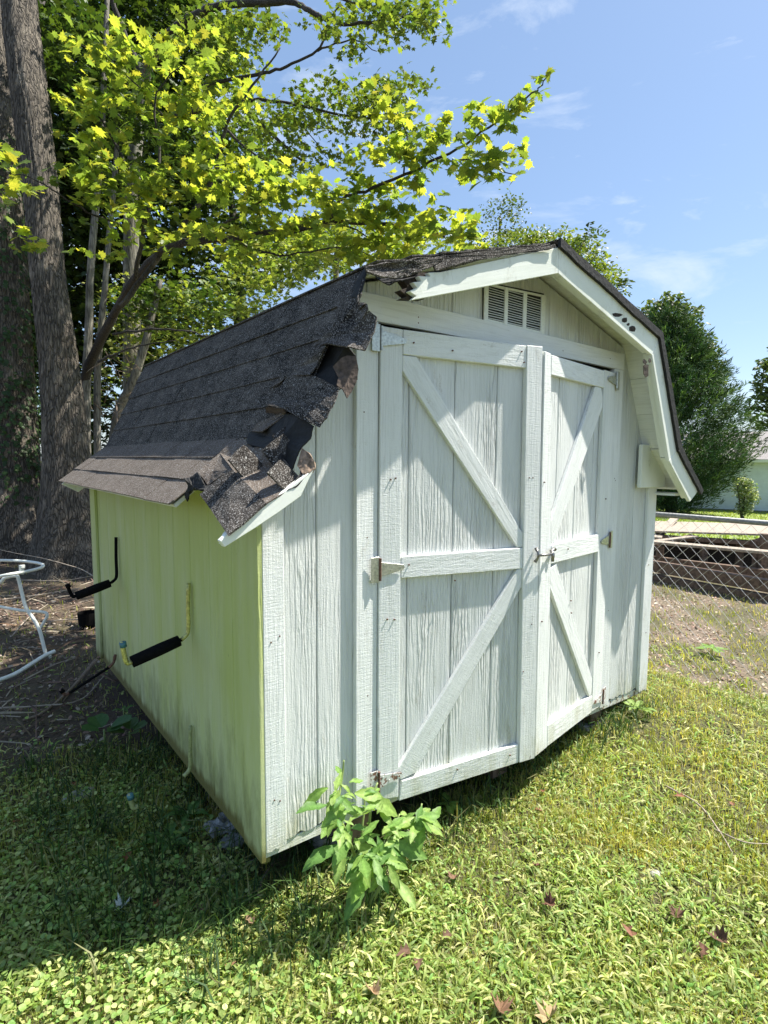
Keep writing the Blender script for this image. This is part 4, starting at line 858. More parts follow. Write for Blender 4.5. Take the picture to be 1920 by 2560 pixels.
ckc = np.tile(rand_cols(N, (.045, .088, .034), .5, (.095, .15, .045), .3), (44, 1))*(1+.25*rng.normal(size=(len(P), 1))).clip(.4, 1.8)
V, T = scatter(*tuft, P, frames(nn, H), rng.uniform(.12, .30, len(P))); o = trimesh('crown', V, T, M_conifer, ced, np.repeat(ckc, 4, 0)); o['kind'] = 'stuff'
# small ornamental bush in front of the house
bb = atD(1858, 1288, 24.); bb[2] = gz1(bb[0], bb[1])
bush = thing('garden_bush', 'small upright bush with pale flowers in front of the far house', 'bush', tuple(bb))
for dx, dy in ((0, 0), (.15, .05), (-.13, .1)): tubes('stem', [([bb+np.array([dx*.3, dy*.3, 0]), bb+np.array([dx, dy, .7]), bb+np.array([dx*2.2, dy*2, 1.5])], [.045, .035, .02])], M_barkd, bush, 6)
n = 2600; a = rng.normal(size=(n, 3)); a /= np.linalg.norm(a, axis=1, keepdims=True); cen = [bb+np.array([0, 0, 1.35]), bb+np.array([.25, -.1, 1.0]), bb+np.array([-.2, 0, 1.55]), bb+np.array([.05, 0, .55])]
P = np.array([cen[i % 4] + a[i]*rng.random()**.4*(.5, .4, .35, .36)[i % 4] for i in range(n)])
V, T = scatter(*SL, P, leaf_orient(n, .8), rng.uniform(.06, .12, n)); o = trimesh('crown', V, T, M_leafmid, bush, np.repeat(rand_cols(n, (.17, .22, .09), .4, (.6, .6, .48), .22), 7, 0)); o['kind'] = 'stuff'

# ---------------------------------------------------------------- far house
hl = atD(1690, 1268, 30.5); hr = atD(2080, 1276, 27.); hz = min(gz1(hl[0], hl[1]), gz1(hr[0], hr[1]))-.05
hd = (hr-hl)[:2]; HL = np.linalg.norm(hd); hd /= HL; hn = np.array([hd[1], -hd[0]])
if hn@(CAM[:2]-hl[:2]) < 0: hn = -hn
house = thing('ranch_house', 'pale blue clapboard house with low grey roof far right', 'house', (hl[0], hl[1], hz))
W3 = lambda s, o, z: (hl[0]+hd[0]*s+hn[0]*o, hl[1]+hd[1]*s+hn[1]*o, hz+z)
M_clap = simple('pale_blue_siding', (.70, .76, .80), .6, var=.05, bscale=5); M_hroof = simple('grey_asphalt_roof', (.26, .24, .235), .9, bump=.01, bscale=20, var=.25)
ev = 2.62; bm = bmesh.new(); nb = 17
for i in range(nb):
    z0, z1 = .12+(ev-.12)*i/nb, .12+(ev-.12)*(i+1)/nb
    prism_bm(bm, [W3(0, .035, z0), W3(HL, .035, z0), W3(HL, .012, z1), W3(0, .012, z1)], [W3(0, -.1, z0), W3(HL, -.1, z0), W3(HL, -.1, z1), W3(0, -.1, z1)])
link('clapboard_wall', bm_mesh('clapboard_wall', bm), M_clap, house)
bm = bmesh.new(); prism_bm(bm, [W3(0, -.11, 0), W3(HL, -.11, 0), W3(HL, -.11, ev), W3(0, -.11, ev)], [W3(0, -7, 0), W3(HL, -7, 0), W3(HL, -7, ev), W3(0, -7, ev)]); link('wall', bm_mesh('wall', bm), M_clap, house)
bm = bmesh.new(); prism_bm(bm, [W3(-.3, .4, ev-.02), W3(-.3, .4, ev+.1), W3(-.3, -3.5, ev+1.65), W3(-.3, -7.4, ev+.1), W3(-.3, -7.4, ev-.02)], [W3(HL+.3, .4, ev-.02), W3(HL+.3, .4, ev+.1), W3(HL+.3, -3.5, ev+1.65), W3(HL+.3, -7.4, ev+.1), W3(HL+.3, -7.4, ev-.02)]); link('roof', bm_mesh('roof', bm), M_hroof, house)
bm = bmesh.new(); prism_bm(bm, [W3(-.3, .43, ev-.06), W3(HL+.3, .43, ev-.06), W3(HL+.3, .43, ev+.08), W3(-.3, .43, ev+.08)], [W3(-.3, .402, ev-.06), W3(HL+.3, .402, ev-.06), W3(HL+.3, .402, ev+.08), W3(-.3, .402, ev+.08)]); link('gutter', bm_mesh('gutter', bm), M_vent, house)
bm = bmesh.new(); prism_bm(bm, [W3(0, -.03, -.1), W3(HL, -.03, -.1), W3(HL, -.03, .119), W3(0, -.03, .119)], [W3(0, -.1, -.1), W3(HL, -.1, -.1), W3(HL, -.1, .119), W3(0, -.1, .119)]); link('foundation', bm_mesh('foundation', bm), M_stone, house)

# ---------------------------------------------------------------- chain-link fence
FX = 3.55
fen = thing('chain_link_fence', 'galvanised chain-link fence with top rail right of the shed', 'fence', (FX, 1., gz1(FX, 1)))
ztop_ = .885; fy0, fy1 = -1.6, 3.4
tubes('top_rail', [([(FX, fy0, ztop_), (FX, fy1, ztop_)], .0195)], M_galv, fen, 12)
for yy in (-1.5, 1.25, 3.35): tubes('post', [([(FX+.035, yy, gz1(FX, yy)-.2), (FX+.035, yy, ztop_+.02)], .024)], M_galv, fen, 12)
pit = .097; zt_, zb_ = ztop_-.022, gz1(FX, .5)-.0; hstep = .0485; ns = int((zt_-zb_)/hstep)
pts = [((.0035 if k % 2 else -.0035), (pit/2 if k % 2 else 0.), zt_-k*hstep) for k in range(ns+1)]
v, f = tube_data(pts, .0016, 4); mew = bpy.data.meshes.new('fence_wire'); mew.from_pydata([tuple(x) for x in v], [], f); mew.materials.append(M_wire)
pwf = parent_world(fen); ny = int((fy1-fy0)/pit*1)
for k in range(ny):
    for q_ in (0, 1):
        if q_: continue
        o = link('wire', mew, None, fen); o.matrix_parent_inverse = Matrix.Translation(-pwf); o.location = (FX-.01, fy0+k*pit, 0)
mirror = [(-p[0], -p[1], p[2]) for p in pts]
v, f = tube_data(mirror, .0016, 4); mew2 = bpy.data.meshes.new('fence_wire'); mew2.from_pydata([tuple(x) for x in v], [], f); mew2.materials.append(M_wire)
for k in range(ny):
    o = link('wire', mew2, None, fen); o.matrix_parent_inverse = Matrix.Translation(-pwf); o.location = (FX-.01, fy0+(k+1)*pit, 0)
# back fence glimpsed behind the trunks
bf = thing('back_fence', 'shaded chain-link fence far behind the old tree trunks', 'fence', (-1., 9.6, gz1(-1, 9.6)))
tubes('top_rail', [([(-4, 8.6, 1.05), (3.4, 10.6, 1.05)], .022)], M_galv, bf, 8)
for s_ in (0, .5, 1): x, y = -4+7.4*s_, 8.6+2*s_; tubes('post', [([(x, y+.04, gz1(x, y)-.1), (x, y+.04, 1.07)], .026)], M_galv, bf, 8)
L = []
for k in range(70):
    for sgn in (1, -1):
        s0 = k/70; s1 = s0+sgn*.155; x0, yy0 = -4+7.4*s0, 8.6+2*s0; x1, yy1 = -4+7.4*s1, 8.6+2*s1
        if 0 <= s1 <= 1: L.append(([(x0, yy0, 1.04), (x1, yy1, -.1)], .002))
tubes('wire_mesh', L, M_wire, bf, 3)['kind'] = 'stuff'

# ---------------------------------------------------------------- timber bed beyond the fence
tb = thing('timber_bed', 'low weathered timber framed bed of old boards behind the fence', 'timber bed', (7.0, 1.5, gz1(7, 1.5)))
def beam(name, a, b_, w, h, mat, roll=0.):
    a = np.array(a); b_ = np.array(b_); d = (b_-a)/np.linalg.norm(b_-a); s_ = np.cross(d, [0, 0, 1.]); s_ /= np.linalg.norm(s_); up = np.cross(s_, d)
    s2 = s_*math.cos(roll)+up*math.sin(roll); u2 = -s_*math.sin(roll)+up*math.cos(roll)
    return prism(name, [a+s2*w/2-u2*h/2, a-s2*w/2-u2*h/2, a-s2*w/2+u2*h/2, a+s2*w/2+u2*h/2], b_-a, mat, tb, .004)
z0 = gz1(6.9, 1.5)
def Zd(x, y):
    p = onZ(x, y, -.35)
    for _ in range(5): p = onZ(x, y, gz1(p[0], p[1]))
    return (p-CAM)@_f
kL, kR = Zd(1600, 1442)/7.7, Zd(1960, 1510)/6.5
def L3(x0, y0, x1, y1, D0, D1): return atD(x0, y0, D0*kL), atD(x1, y1, D1*kR)
beam('beam', *L3(1600, 1409, 1960, 1471, 7.7, 6.5), .12, .15, M_beam)
beam('beam', *L3(1600, 1443, 1960, 1511, 7.68, 6.48), .13, .16, M_beam)
beam('plank', *L3(1600, 1352, 1960, 1384, 7.7, 6.6), .20, .035, M_plank)
beam('beam', *L3(1600, 1395, 1960, 1440, 8.4, 7.3), .10, .12, M_beam)
beam('beam', *L3(1620, 1340, 1960, 1362, 8.5, 7.6), .14, .06, M_beam)
beam('plank', *L3(1600, 1358, 1740, 1341, 7.9, 8.3), .12, .03, M_plank)
beam('plank', *L3(1605, 1371, 1730, 1338, 7.85, 8.9), .08, .03, M_beam)
for i in range(5): beam('top_plank', *L3(1635-6*i, 1326-5*i, 1990, 1336-5*i, 8.6+.5*i, 7.6+.5*i), .42, .028, M_plank)
beam('shade_backing', *L3(1605, 1374, 1960, 1399, 8.75, 7.75), .06, .50, M_darkrot_shade)  # dark sheet added to stand in for the bed's shaded interior
for x, y, d in ((1650, 1375, 8.2), (1760, 1375, 8.1), (1850, 1362, 8.0), (1895, 1360, 7.6), (1912, 1345, 7.5)):
    p = atD(x, y, d*(kL+(kR-kL)*(x-1600)/360)); beam('support_post', (p[0], p[1], gz1(p[0], p[1])), (p[0]+.001, p[1]+.001, p[2]+.06), .09, .09, M_beam)
beam('leaning_board', atD(1640, 1345, 8.2*kL), atD(1690, 1292, 10.4*kL), .14, .03, M_plank)
beam('cross_block', atD(1868, 1364, 8.0*kR), atD(1915, 1352, 7.5*kR), .12, .10, M_beam)

# ---------------------------------------------------------------- white tubular frame at the left edge, cord, pot and litter
fr = thing('white_tube_frame', 'white tubular metal frame standing on the litter at left edge', 'metal frame', tuple(onZ(*wq(250, 950), gz1(-.3, 3.))))
def wp(L, D): return spline([atD(*wq(x, y), d if (d := (D if not hasattr(D, '__len__') else D[i])) else D) for i, (x, y) in enumerate(L)], 6)
tubes('ring', [(wp([(-60, 362), (0, 358), (130, 362), (225, 374), (256, 388), (235, 404), (150, 425), (60, 440), (0, 452), (-60, 466)], [4.5, 4.5, 4.5, 4.4, 4.3, 4.2, 4.1, 4.0, 4.0, 4.0]), .0115)], M_white, fr, 10)
tubes('rail', [(wp([(-60, 500), (0, 490), (30, 462), (95, 450), (110, 470), (132, 560), (155, 640), (205, 715), (235, 775), (255, 850), (272, 918)], 4.1), .0125)], M_white, fr, 10)
tubes('rail', [(wp([(-60, 622), (0, 632), (130, 655), (255, 664), (280, 684), (262, 720), (240, 760)], 4.25), .011)], M_white, fr, 10)
tubes('foot_rail', [(wp([(-60, 1090), (0, 1066), (90, 1030), (180, 975), (260, 925), (326, 895)], [3.42, 3.52, 3.66, 3.83, 3.97, 4.03]), .0135)], M_white, fr, 10)
tubes('foot_glide', [(wp([(296, 918), (298, 950)], 4.05), .010), (wp([(298, 948), (290, 965), (280, 985)], 4.05), [.018]*13), (wp([(306, 950), (312, 964)], 4.05), .014)], M_white, fr, 10)
tubes('clamp', [(wp([(130, 385), (131, 405)], 4.08), .020), (wp([(128, 402), (126, 440)], 4.08), .017)], M_white, fr, 10)
cord = tubes('cord', [(spline([atD(*wq(-40, 285), 6.5), atD(*wq(90, 315), 6.3), atD(*wq(250, 345), 5.6), atD(*wq(400, 385), 5.0), atD(*wq(480, 410), 4.8), onY(*wq(562, 455), LEN+.03)], 6), .004)], M_plank, None, 5)
prop(cord, 'thin pale cord stretched from the left edge to the shed corner', 'cord')
pp = onZ(*wq(520, 760), gz1(.1, 3.3)); 
bm = bmesh.new(); bmesh.ops.create_cone(bm, cap_ends=True, segments=20, radius1=.055, radius2=.075, depth=.14); bmesh.ops.translate(bm, verts=bm.verts[:], vec=(pp[0], pp[1], pp[2]+.07))
f = max(bm.faces, key=lambda f: f.calc_center_median().z); r = bmesh.ops.inset_region(bm, faces=[f], thickness=.006); bmesh.ops.translate(bm, verts=f.verts[:], vec=(0, 0, -.10))
prop(link('plant_pot', bm_mesh('plant_pot', bm), M_pot, None, False), 'small black plastic pot on the litter behind the shed corner', 'plant pot')

# white plastic litter under the front corner
def crumple(name, c, r, mat, label, cat, seed, flat=.4):
    bm = bmesh.new(); bmesh.ops.create_icosphere(bm, subdivisions=3, radius=r); rg = random.Random(seed)
    for v in bm.verts:
        k = 1+(.35*math.sin(v.co.x*90+seed)*math.cos(v.co.y*80)+rg.uniform(-.25, .25))*(.22 if 'stone' in cat else 1); v.co = Vector((v.co.x*k*1.4+c[0], v.co.y*k+c[1], v.co.z*k*flat+c[2]))
    return prop(link(name, bm_mesh(name, bm), mat), label, cat)
def Zg(x, y, h=0.):
    p = onZ(x, y, -.2)
    for _ in range(4): p = onZ(x, y, gz1(p[0], p[1])+h)
    return p
p = Zg(560, 2060, .02); crumple('plastic_bag', p, .055, M_cloth, 'crumpled grey white plastic bag under the shed front corner', 'plastic bag', 3)
p = Zg(585, 2100, .02); crumple('plastic_scrap', p, .035, M_cloth, 'small plastic scrap beside the crumpled bag', 'plastic scrap', 5)
p = Zg(195, 1988, .01); crumple('flat_stone', p, .05, M_stone, 'flat grey stone half hidden in the shaded grass at left', 'stone', 8, .25)
p = Zg(1640, 2186, .01); crumple('pebble', p, .018, M_stone, 'small pale pebble lying in the sunlit lawn right', 'stone', 9, .6)

# ---------------------------------------------------------------- fallen leaves and sticks
def fallen(x, y, size, col, label, curl=.5, tpl=None):
    tpl = tpl or (ML if size > .068 else LL)
    p = Zg(x, y, .03); tv, tf = np.array(tpl[0], float), tpl[1]
    tv[:, 0] -= .4; size *= .85; tv[:, 2] += curl*(tv[:, 1]**2)*3.2 + .6*curl*tv[:, 0]**2; tv[:, 1] *= random.uniform(.45, .85); tv[:, 0] += .3*tv[:, 1]*random.uniform(-1, 1)
    me = bpy.data.meshes.new('fallen_leaf'); me.from_pydata((tv*size).tolist(), [], tf); a = me.color_attributes.new('Col', 'FLOAT_COLOR', 'POINT')
    col = tuple(.55*c_+.45*d_ for c_, d_ in zip(col, (.17, .10, .07))) if col[2] < .15 else col; a.data.foreach_set('color', np.tile((*col, 1), len(tv)).astype(np.float32)); o = link('fallen_leaf', me, M_litter); o.modifiers.new('thickness', 'SOLIDIFY').thickness = .0006
    o.location = tuple(p); o.rotation_euler = (random.uniform(-.4, .4), random.uniform(-.4, .4), random.uniform(0, 6.28)); prop(o, label, 'leaf', 'fallen leaves on the lawn')
BRN, RED, TAN, PAL = (.13, .075, .05), (.17, .075, .05), (.42, .31, .17), (.62, .66, .62)
for a in [(305, 2265, .085, PAL, 'large silvery white leaf on the shaded ground cover at left'), (392, 2262, .05, (.40, .16, .05), 'orange brown leaf just right of the silvery leaf'), (1374, 2538, .09, TAN, 'big tan leaf at the bottom edge right of centre'),
  (1372, 2258, .075, RED, 'dark red leaf in the middle of the sunlit lawn'), (1572, 2330, .06, (.30, .13, .08), 'curled pink brown leaf on the lawn right of centre'), (1695, 2285, .07, BRN, 'upright brown leaf standing in the grass at right'),
  (1800, 2345, .08, BRN, 'long brown curled leaf near the right edge'), (1757, 2375, .05, RED, 'small dark leaf left of the long curled leaf'), (1116, 2340, .05, BRN, 'small brown leaf right of the weed shadow'),
  (1135, 2195, .07, (.24, .15, .09), 'crumpled brown leaf below the doors'), (1340, 2165, .05, RED, 'reddish leaf below the right door'), (1358, 1978, .045, (.34, .14, .07), 'orange leaf just in front of the door meeting point'),
  (1345, 2025, .04, (.36, .15, .08), 'small orange leaf in front of the doors'), (935, 2480, .07, (.40, .28, .16), 'pale tan leaf near the bottom centre'), (1010, 2380, .06, BRN, 'dark curled leaf below the weed'),
  (1045, 2410, .05, BRN, 'dark leaf beside the curled leaf below the weed'), (575, 2415, .045, (.34, .18, .10), 'small brown leaf in the sunlit ground cover'), (625, 2300, .06, (.32, .22, .14), 'dull brown leaf at the edge of the shed shadow'),
  (42, 2055, .05, (.36, .14, .06), 'orange leaf in the dark grass at the left edge'), (185, 1960, .045, (.34, .12, .05), 'rust coloured leaf near the flat stone'), (1250, 2520, .09, (.28, .16, .09), 'heap of brown curled leaf at the bottom edge centre'),
  (320, 2140, .05, (.42, .17, .06), 'orange leaf in the dark weeds beside the shed'), (1700, 1990, .05, (.40, .17, .10), 'pink brown leaf on lawn below the right wall'), (1830, 2010, .05, (.36, .17, .10), 'brown leaf near the right edge above the pebble'), (500, 2275, .05, (.3, .2, .12), 'dull leaf on the shadow edge left of centre')]: fallen(*a)
def stick(pts, r, label, h=.02, mat=M_stick):
    q = spline([Zg(x, y, h + (s[0] if s else 0)) for x, y, *s in pts], 5); prop(tubes('stick', [(q, list(np.linspace(r, r*.5, len(q))))], mat, None, 6, noise=.2), label, 'stick', 'fallen sticks on the ground')
stick([(1665, 1965), (1745, 2010), (1800, 2080), (1830, 2130)], .004, 'long thin curved stick on the lawn at right', .03, M_plank)
stick([(1790, 2075), (1860, 2105), (1925, 2110)], .0035, 'thin stick leading off the right edge', .03, M_plank)
stick([(540, 2200), (600, 2165), (680, 2130)], .003, 'thin pale stick at the foot of the front corner', .03, M_plank)
stick([(645, 2240), (660, 2190), (690, 2150)], .005, 'dark short stick leaning at the shadow edge', .02)
stick([(240, 1650, .02), (180, 1720), (110, 1780), (60, 1800)], .014, 'thick dark branch lying by the back corner of the shed', .02)
stick([(0, 1770), (90, 1765), (200, 1750), (260, 1690)], .006, 'long pale stick crossing the litter below the frame', .03, M_plank)
stick([(60, 1700), (140, 1660), (210, 1640)], .006, 'pale stick lying behind the foot of the frame', .02, M_plank)
stick([(0, 1500), (80, 1490), (200, 1470)], .008, 'long stick on the sunlit litter near the tree roots', .03, M_plank)
stick([(20, 1540), (120, 1530), (240, 1500)], .006, 'second long stick on the litter near the tree roots', .03)
stick([(110, 1555), (190, 1548), (240, 1560)], .006, 'short pale stick beside the black pot', .03, M_plank)
stick([(40, 1450), (150, 1452), (230, 1440)], .007, 'stick lying against the foot of the big trunk', .03, M_plank)
stick([(30, 1590), (70, 1545), (120, 1510)], .006, 'forked twig under the white frame', .04, M_plank)

# ---------------------------------------------------------------- leaf litter, dead stuff
def fan_points(n, cx, cy, r0, r1, a0, a1, pw_=1.):
    r = r0*(r1/r0)**(rng.random(n)**pw_); a = rng.uniform(a0, a1, n); return cx+r*np.cos(a), cy+r*np.sin(a)
def not_in_shed(x, y, m=.0): return ~((x > m) & (x < WD-m) & (y > m+.0) & (y < LEN-m))
x = np.concatenate([rng.uniform(-3, .6, 9000), rng.uniform(-2.5, 3, 5000), rng.uniform(2.9, 7.5, 30000)]); y = np.concatenate([rng.uniform(1.2, 5., 9000), rng.uniform(4, 9, 5000), rng.uniform(-3, 6, 30000)])
k = (rng.random(len(x)) < dirtmask(x, y)+.02) & not_in_shed(x, y); x, y = x[k], y[k]; n = len(x)
P = np.stack([x, y, gz(x, y)+rng.uniform(.003, .02, n)], 1); nrm = rng.normal(0, .45, (n, 3)); nrm[:, 2] = 1
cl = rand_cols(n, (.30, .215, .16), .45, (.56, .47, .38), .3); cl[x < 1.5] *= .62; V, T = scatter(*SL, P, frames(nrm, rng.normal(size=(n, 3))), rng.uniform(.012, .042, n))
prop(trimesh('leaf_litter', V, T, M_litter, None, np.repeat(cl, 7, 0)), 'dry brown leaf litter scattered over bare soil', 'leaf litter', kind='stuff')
n = 900; x = rng.uniform(-2.5, .5, n); y = rng.uniform(1.6, 5.5, n); a = rng.random(n)*np.pi; l = rng.uniform(.06, .3, n)
P = np.stack([x, y, gz(x, y)+.015], 1); st = ([(0, -.012, 0), (1, -.006, 0), (1, .006, 0), (0, .012, .0), (.5, 0, .05)], [(0, 1, 4), (1, 2, 4), (2, 3, 4), (3, 0, 4)])
nn = rng.normal(0, .2, (n, 3)); nn[:, 2] = 1; V, T = scatter(*st, P, frames(nn, np.stack([np.cos(a), np.sin(a), np.zeros(n)], 1)), l)
prop(trimesh('twigs', V, T, M_litter, None, np.repeat(rand_cols(n, (.18, .13, .09), .4, (.42, .36, .28), .25), 5, 0)), 'small fallen twigs mixed through the leaf litter', 'twigs', kind='stuff')

# ---------------------------------------------------------------- grass
def blades(n, x, y, hmin, hmax, wid, cols, lean=.5):
    z = gz(x, y); h = rng.uniform(hmin, hmax, n); a = rng.random(n)*2*np.pi; le = rng.random(n)*lean*1.6; dx, dy = np.cos(a), np.sin(a); wx, wy = -dy, dx; w = wid*rng.uniform(.6, 1.3, n)
    def P(t, s, k): return np.stack([x + dx*le*h*k + wx*w*s, y + dy*le*h*k + wy*w*s, z + h*t], 1)
    V = np.stack([P(-.03, -1, 0), P(-.03, 1, 0), P(.5, -.8, .28), P(.5, .8, .28), P(.93-.3*0, 0, 1.)], 1); V[:, 4, 2] -= le*h*.35
    tf = np.array([(0, 1, 3), (0, 3, 2), (2, 3, 4)]); T = (tf[None]+(np.arange(n)*5)[:, None, None]).reshape(-1, 3); return V.reshape(-1, 3), T, np.repeat(cols, 5, 0)
def lawn_cols(x, y):
    n = len(x); p1 = sm(-.3, .4, fbm(x*1.1, y*1.1, 4))[:, None]; p2 = sm(.1, .6, fbm(x*2.4+3, y*2.4, 7))[:, None]
    c = np.array((.32, .38, .085))*(1-p1) + np.array((.50, .50, .13))*p1
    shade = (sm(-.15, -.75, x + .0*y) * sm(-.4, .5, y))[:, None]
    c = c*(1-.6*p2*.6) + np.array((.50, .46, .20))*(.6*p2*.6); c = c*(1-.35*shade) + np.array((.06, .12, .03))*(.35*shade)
    c = c*(1+.35*(rng.random((n, 1))*2-1)); k = rng.random(n) < .14; c[k] = np.array((.66, .58, .34))*(1+.3*(rng.random((k.sum(), 1))*2-1)); return c
VV, TT, CC, off = [], [], [], 0
def add(V, T, C):
    global off
    VV.append(V); TT.append(T+off); CC.append(C); off += len(V)
CX, CY = -.7487, -1.5704
for n, r0, r1, h0, h1, w in ((150000, .75, 2.4, .014, .05, .0011), (110000, 2.2, 4.6, .02, .06, .0018), (45000, 4.4, 9., .03, .07, .004)):
    x, y = fan_points(n, CX, CY, r0, r1, math.radians(3), math.radians(122)); clump = sm(-.5, .3, fbm(x*4, y*4, 9))
    k = (rng.random(n) > dirtmask(x, y)*.93) & not_in_shed(x, y, .12) & (rng.random(n) < .35+.65*clump); k &= ~((x > .12) & (x < WD-.12) & (y > .12) & (y < LEN-.1)); x, y = x[k], y[k]
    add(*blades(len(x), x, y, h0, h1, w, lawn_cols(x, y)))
n = 52000; x = rng.uniform(8.2, 40, n); y = rng.uniform(-6, 22, n); add(*blades(n, x, y, .05, .11, .018, rand_cols(n, (.27, .36, .08), .3)))
n = 110000; x = rng.uniform(-5, 9, n); y = rng.uniform(-5, 1.6, n); ang_ = np.degrees(np.arctan2(y-CY, x-CX)); rad_ = np.hypot(x-CX, y-CY)
k = ((ang_ < 3) | (ang_ > 122) | (rad_ < .78)) & (rng.random(n) > dirtmask(x, y)*.93) & ~((x > -.05) & (x < WD+.05) & (y > -.05)); x, y = x[k], y[k]
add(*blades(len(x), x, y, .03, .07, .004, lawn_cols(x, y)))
V, T, C = np.concatenate(VV), np.concatenate(TT), np.concatenate(CC)
prop(trimesh('grass', V, T, M_grass, None, C), 'short patchy green and straw coloured lawn grass', 'grass', kind='stuff')
# dark longer grass hugging the shed
x = np.concatenate([rng.uniform(-.55, .1, 2600), rng.uniform(0.1, 2.5, 2300), rng.uniform(-.3, .3, 700)]); y = np.concatenate([rng.uniform(.0, 1.5, 2600), rng.uniform(-.16, .25, 2300), rng.uniform(-.3, .3, 700)])
k = rng.random(len(x)) < .25+.75*sm(-.2, .5, fbm(x*5, y*5, 12)); x, y = x[k], y[k]; n = len(x)
V, T, C = blades(n, x, y, .06, .17, .0028, rand_cols(n, (.05, .10, .028), .4, (.22, .22, .10), .12), .9)
V[:, 2] = np.where((V[:, 0] > 0) & (V[:, 1] > -.0) & (V[:, 0] < WD) & (V[:, 1] < LEN), np.minimum(V[:, 2], -.09), V[:, 2])
prop(trimesh('tall_grass', V, T, M_grass, None, C), 'longer dark grass tufts growing along the foot of the shed', 'grass', kind='stuff')
# round leaved ground cover and small broad weeds
rl = ([(0, 0, 0)] + [(.5+.5*math.cos(a)*(1 if a else .8), .5*math.sin(a), .1*abs(math.sin(a))) for a in np.linspace(-2.7, 2.7, 9)], [(0, i, i+1) for i in range(1, 9)])
def cover(n, r0, r1, fn, size, base, alt, name, label, tpl, hz=(.015, .045), tilt=.35):
    x, y = fan_points(n, CX, CY, r0, r1, math.radians(3), math.radians(122)); k = (rng.random(n) < fn(x, y)*(1-dirtmask(x, y)*.9)) & not_in_shed(x, y, .05); x, y = x[k], y[k]; n = len(x)
    P = np.stack([x, y, gz(x, y)+rng.uniform(*hz, n)], 1); nn = rng.normal(0, tilt, (n, 3)); nn[:, 2] = 1
    V, T = scatter(*tpl, P, frames(nn, rng.normal(size=(n, 3))), rng.uniform(*size, n)); prop(trimesh(name, V, T, M_weed, None, np.repeat(rand_cols(n, base, .35, alt, .25), len(tpl[0]), 0)), label, 'ground cover', kind='stuff')
cover(46000, .8, 4.2, lambda x, y: sm(.25, -.25, x-.25*y+.12*fbm(x*3, y*3))*sm(-.5, .3, fbm(x*2.2, y*2.2, 2)+.3), (.009, .020), (.30, .42, .12), (.54, .60, .23), 'round_leaf_cover', 'round leaved ivy like ground cover at lower left', rl, (.02, .05))
cover(62000, .8, 5.0, lambda x, y: .25+.75*sm(-.3, .4, fbm(x*1.7+1, y*1.7, 6))*sm(-.3, .5, x), (.008, .022), (.26, .40, .11), (.44, .54, .19), 'broad_leaf_weeds', 'low broad leaved lawn weeds across the sunlit yard', simple_leaf(.42), (.006, .035), .6)
crab = ([(0, -.045, 0), (0, .045, 0), (.35, -.075, .22), (.35, .075, .22), (.72, -.055, .26), (.72, .055, .26), (1., 0, .14)], [(0, 1, 3), (0, 3, 2), (2, 3, 5), (2, 5, 4), (4, 5, 6)])
cover(130000, .75, 5.5, lambda x, y: .25+.75*sm(-.45, .25, fbm(x*2.3, y*2.3, 14)), (.022, .06), (.31, .40, .105), (.58, .58, .25), 'crabgrass', 'coarse arching crabgrass blades through the sunlit lawn', crab, (.0, .015), .45)

# ---------------------------------------------------------------- tall weed at the shed front
def weed_leaf_mesh(seed, col):
    rg = random.Random(seed); nx = 9; tv = []; tf = []
    prof = [.02, .07, .125, .165, .19, .185, .145, .085, .01]
    for i in range(nx):
        u = i/(nx-1); w = prof[i]*(1+(.13 if i % 2 else -.1)); zc = -.32*u*u + .04*math.sin(u*7+seed)
        for s_, zz in ((-1, .05), (-.5, -.01), (0, .0), (.5, -.01), (1, .05)):
            tv.append((u, w*s_, zc + zz*(prof[i]/.3)*(1+rg.uniform(-.5, .5))))
    for i in range(nx-1):
        for j in range(4): a = i*5+j; tf += [(a, a+5, a+6), (a, a+6, a+1)]
    me = bpy.data.meshes.new('leaf'); me.from_pydata(tv, [], tf); a = me.color_attributes.new('Col', 'FLOAT_COLOR', 'POINT')
    cc = np.tile((*col, 1.), (len(tv), 1)); cc[2::5, :3] *= 1.35; a.data.foreach_set('color', cc.ravel().astype(np.float32)); me.materials.append(M_weed)
    me.polygons.foreach_set('use_smooth', [True]*len(me.polygons)); return me
wm = [weed_leaf_mesh(i, c) for i, c in enumerate([(.22, .36, .08), (.17, .30, .07), (.28, .40, .11), (.12, .24, .06), (.25, .37, .09)])]
def weed(label, stems, leaves, root):
    t = thing('weed', label, 'weed', tuple(root)); pw2 = parent_world(t)
    for s_ in stems: q = spline(s_, 5); tubes('stem', [(q, list(np.linspace(.006, .003, len(q))))], M_stem, t, 6)
    for (p, d, L, me) in leaves:
        d = np.array(d, float); nrm = np.array([rng.normal(0, .3), rng.normal(0, .3)-.25, 1.]); R = frames(nrm[None], d[None])[0]; m4 = Matrix.Identity(4)
        for a in range(3):
            for b_ in range(3): m4[a][b_] = float(R[a][b_]*L)
            m4[a][3] = float(p[a])
        o = bpy.data.objects.new('leaf', me); S.collection.objects.link(o); o.parent = t; o.matrix_parent_inverse = Matrix.Translation(-pw2); o.matrix_basis = m4
    return t
M_stem = simple('green_weed_stem', (.22, .29, .09), .5)
zc = lambda x, y: (560+x/3.0723, 1950+y/3.0723)
root = onZ(*zc(1100, 990), -.2); root2 = onZ(*zc(1075, 800), -.2)
def wpnt(x, y, yy): return onY(*zc(x, y), yy)
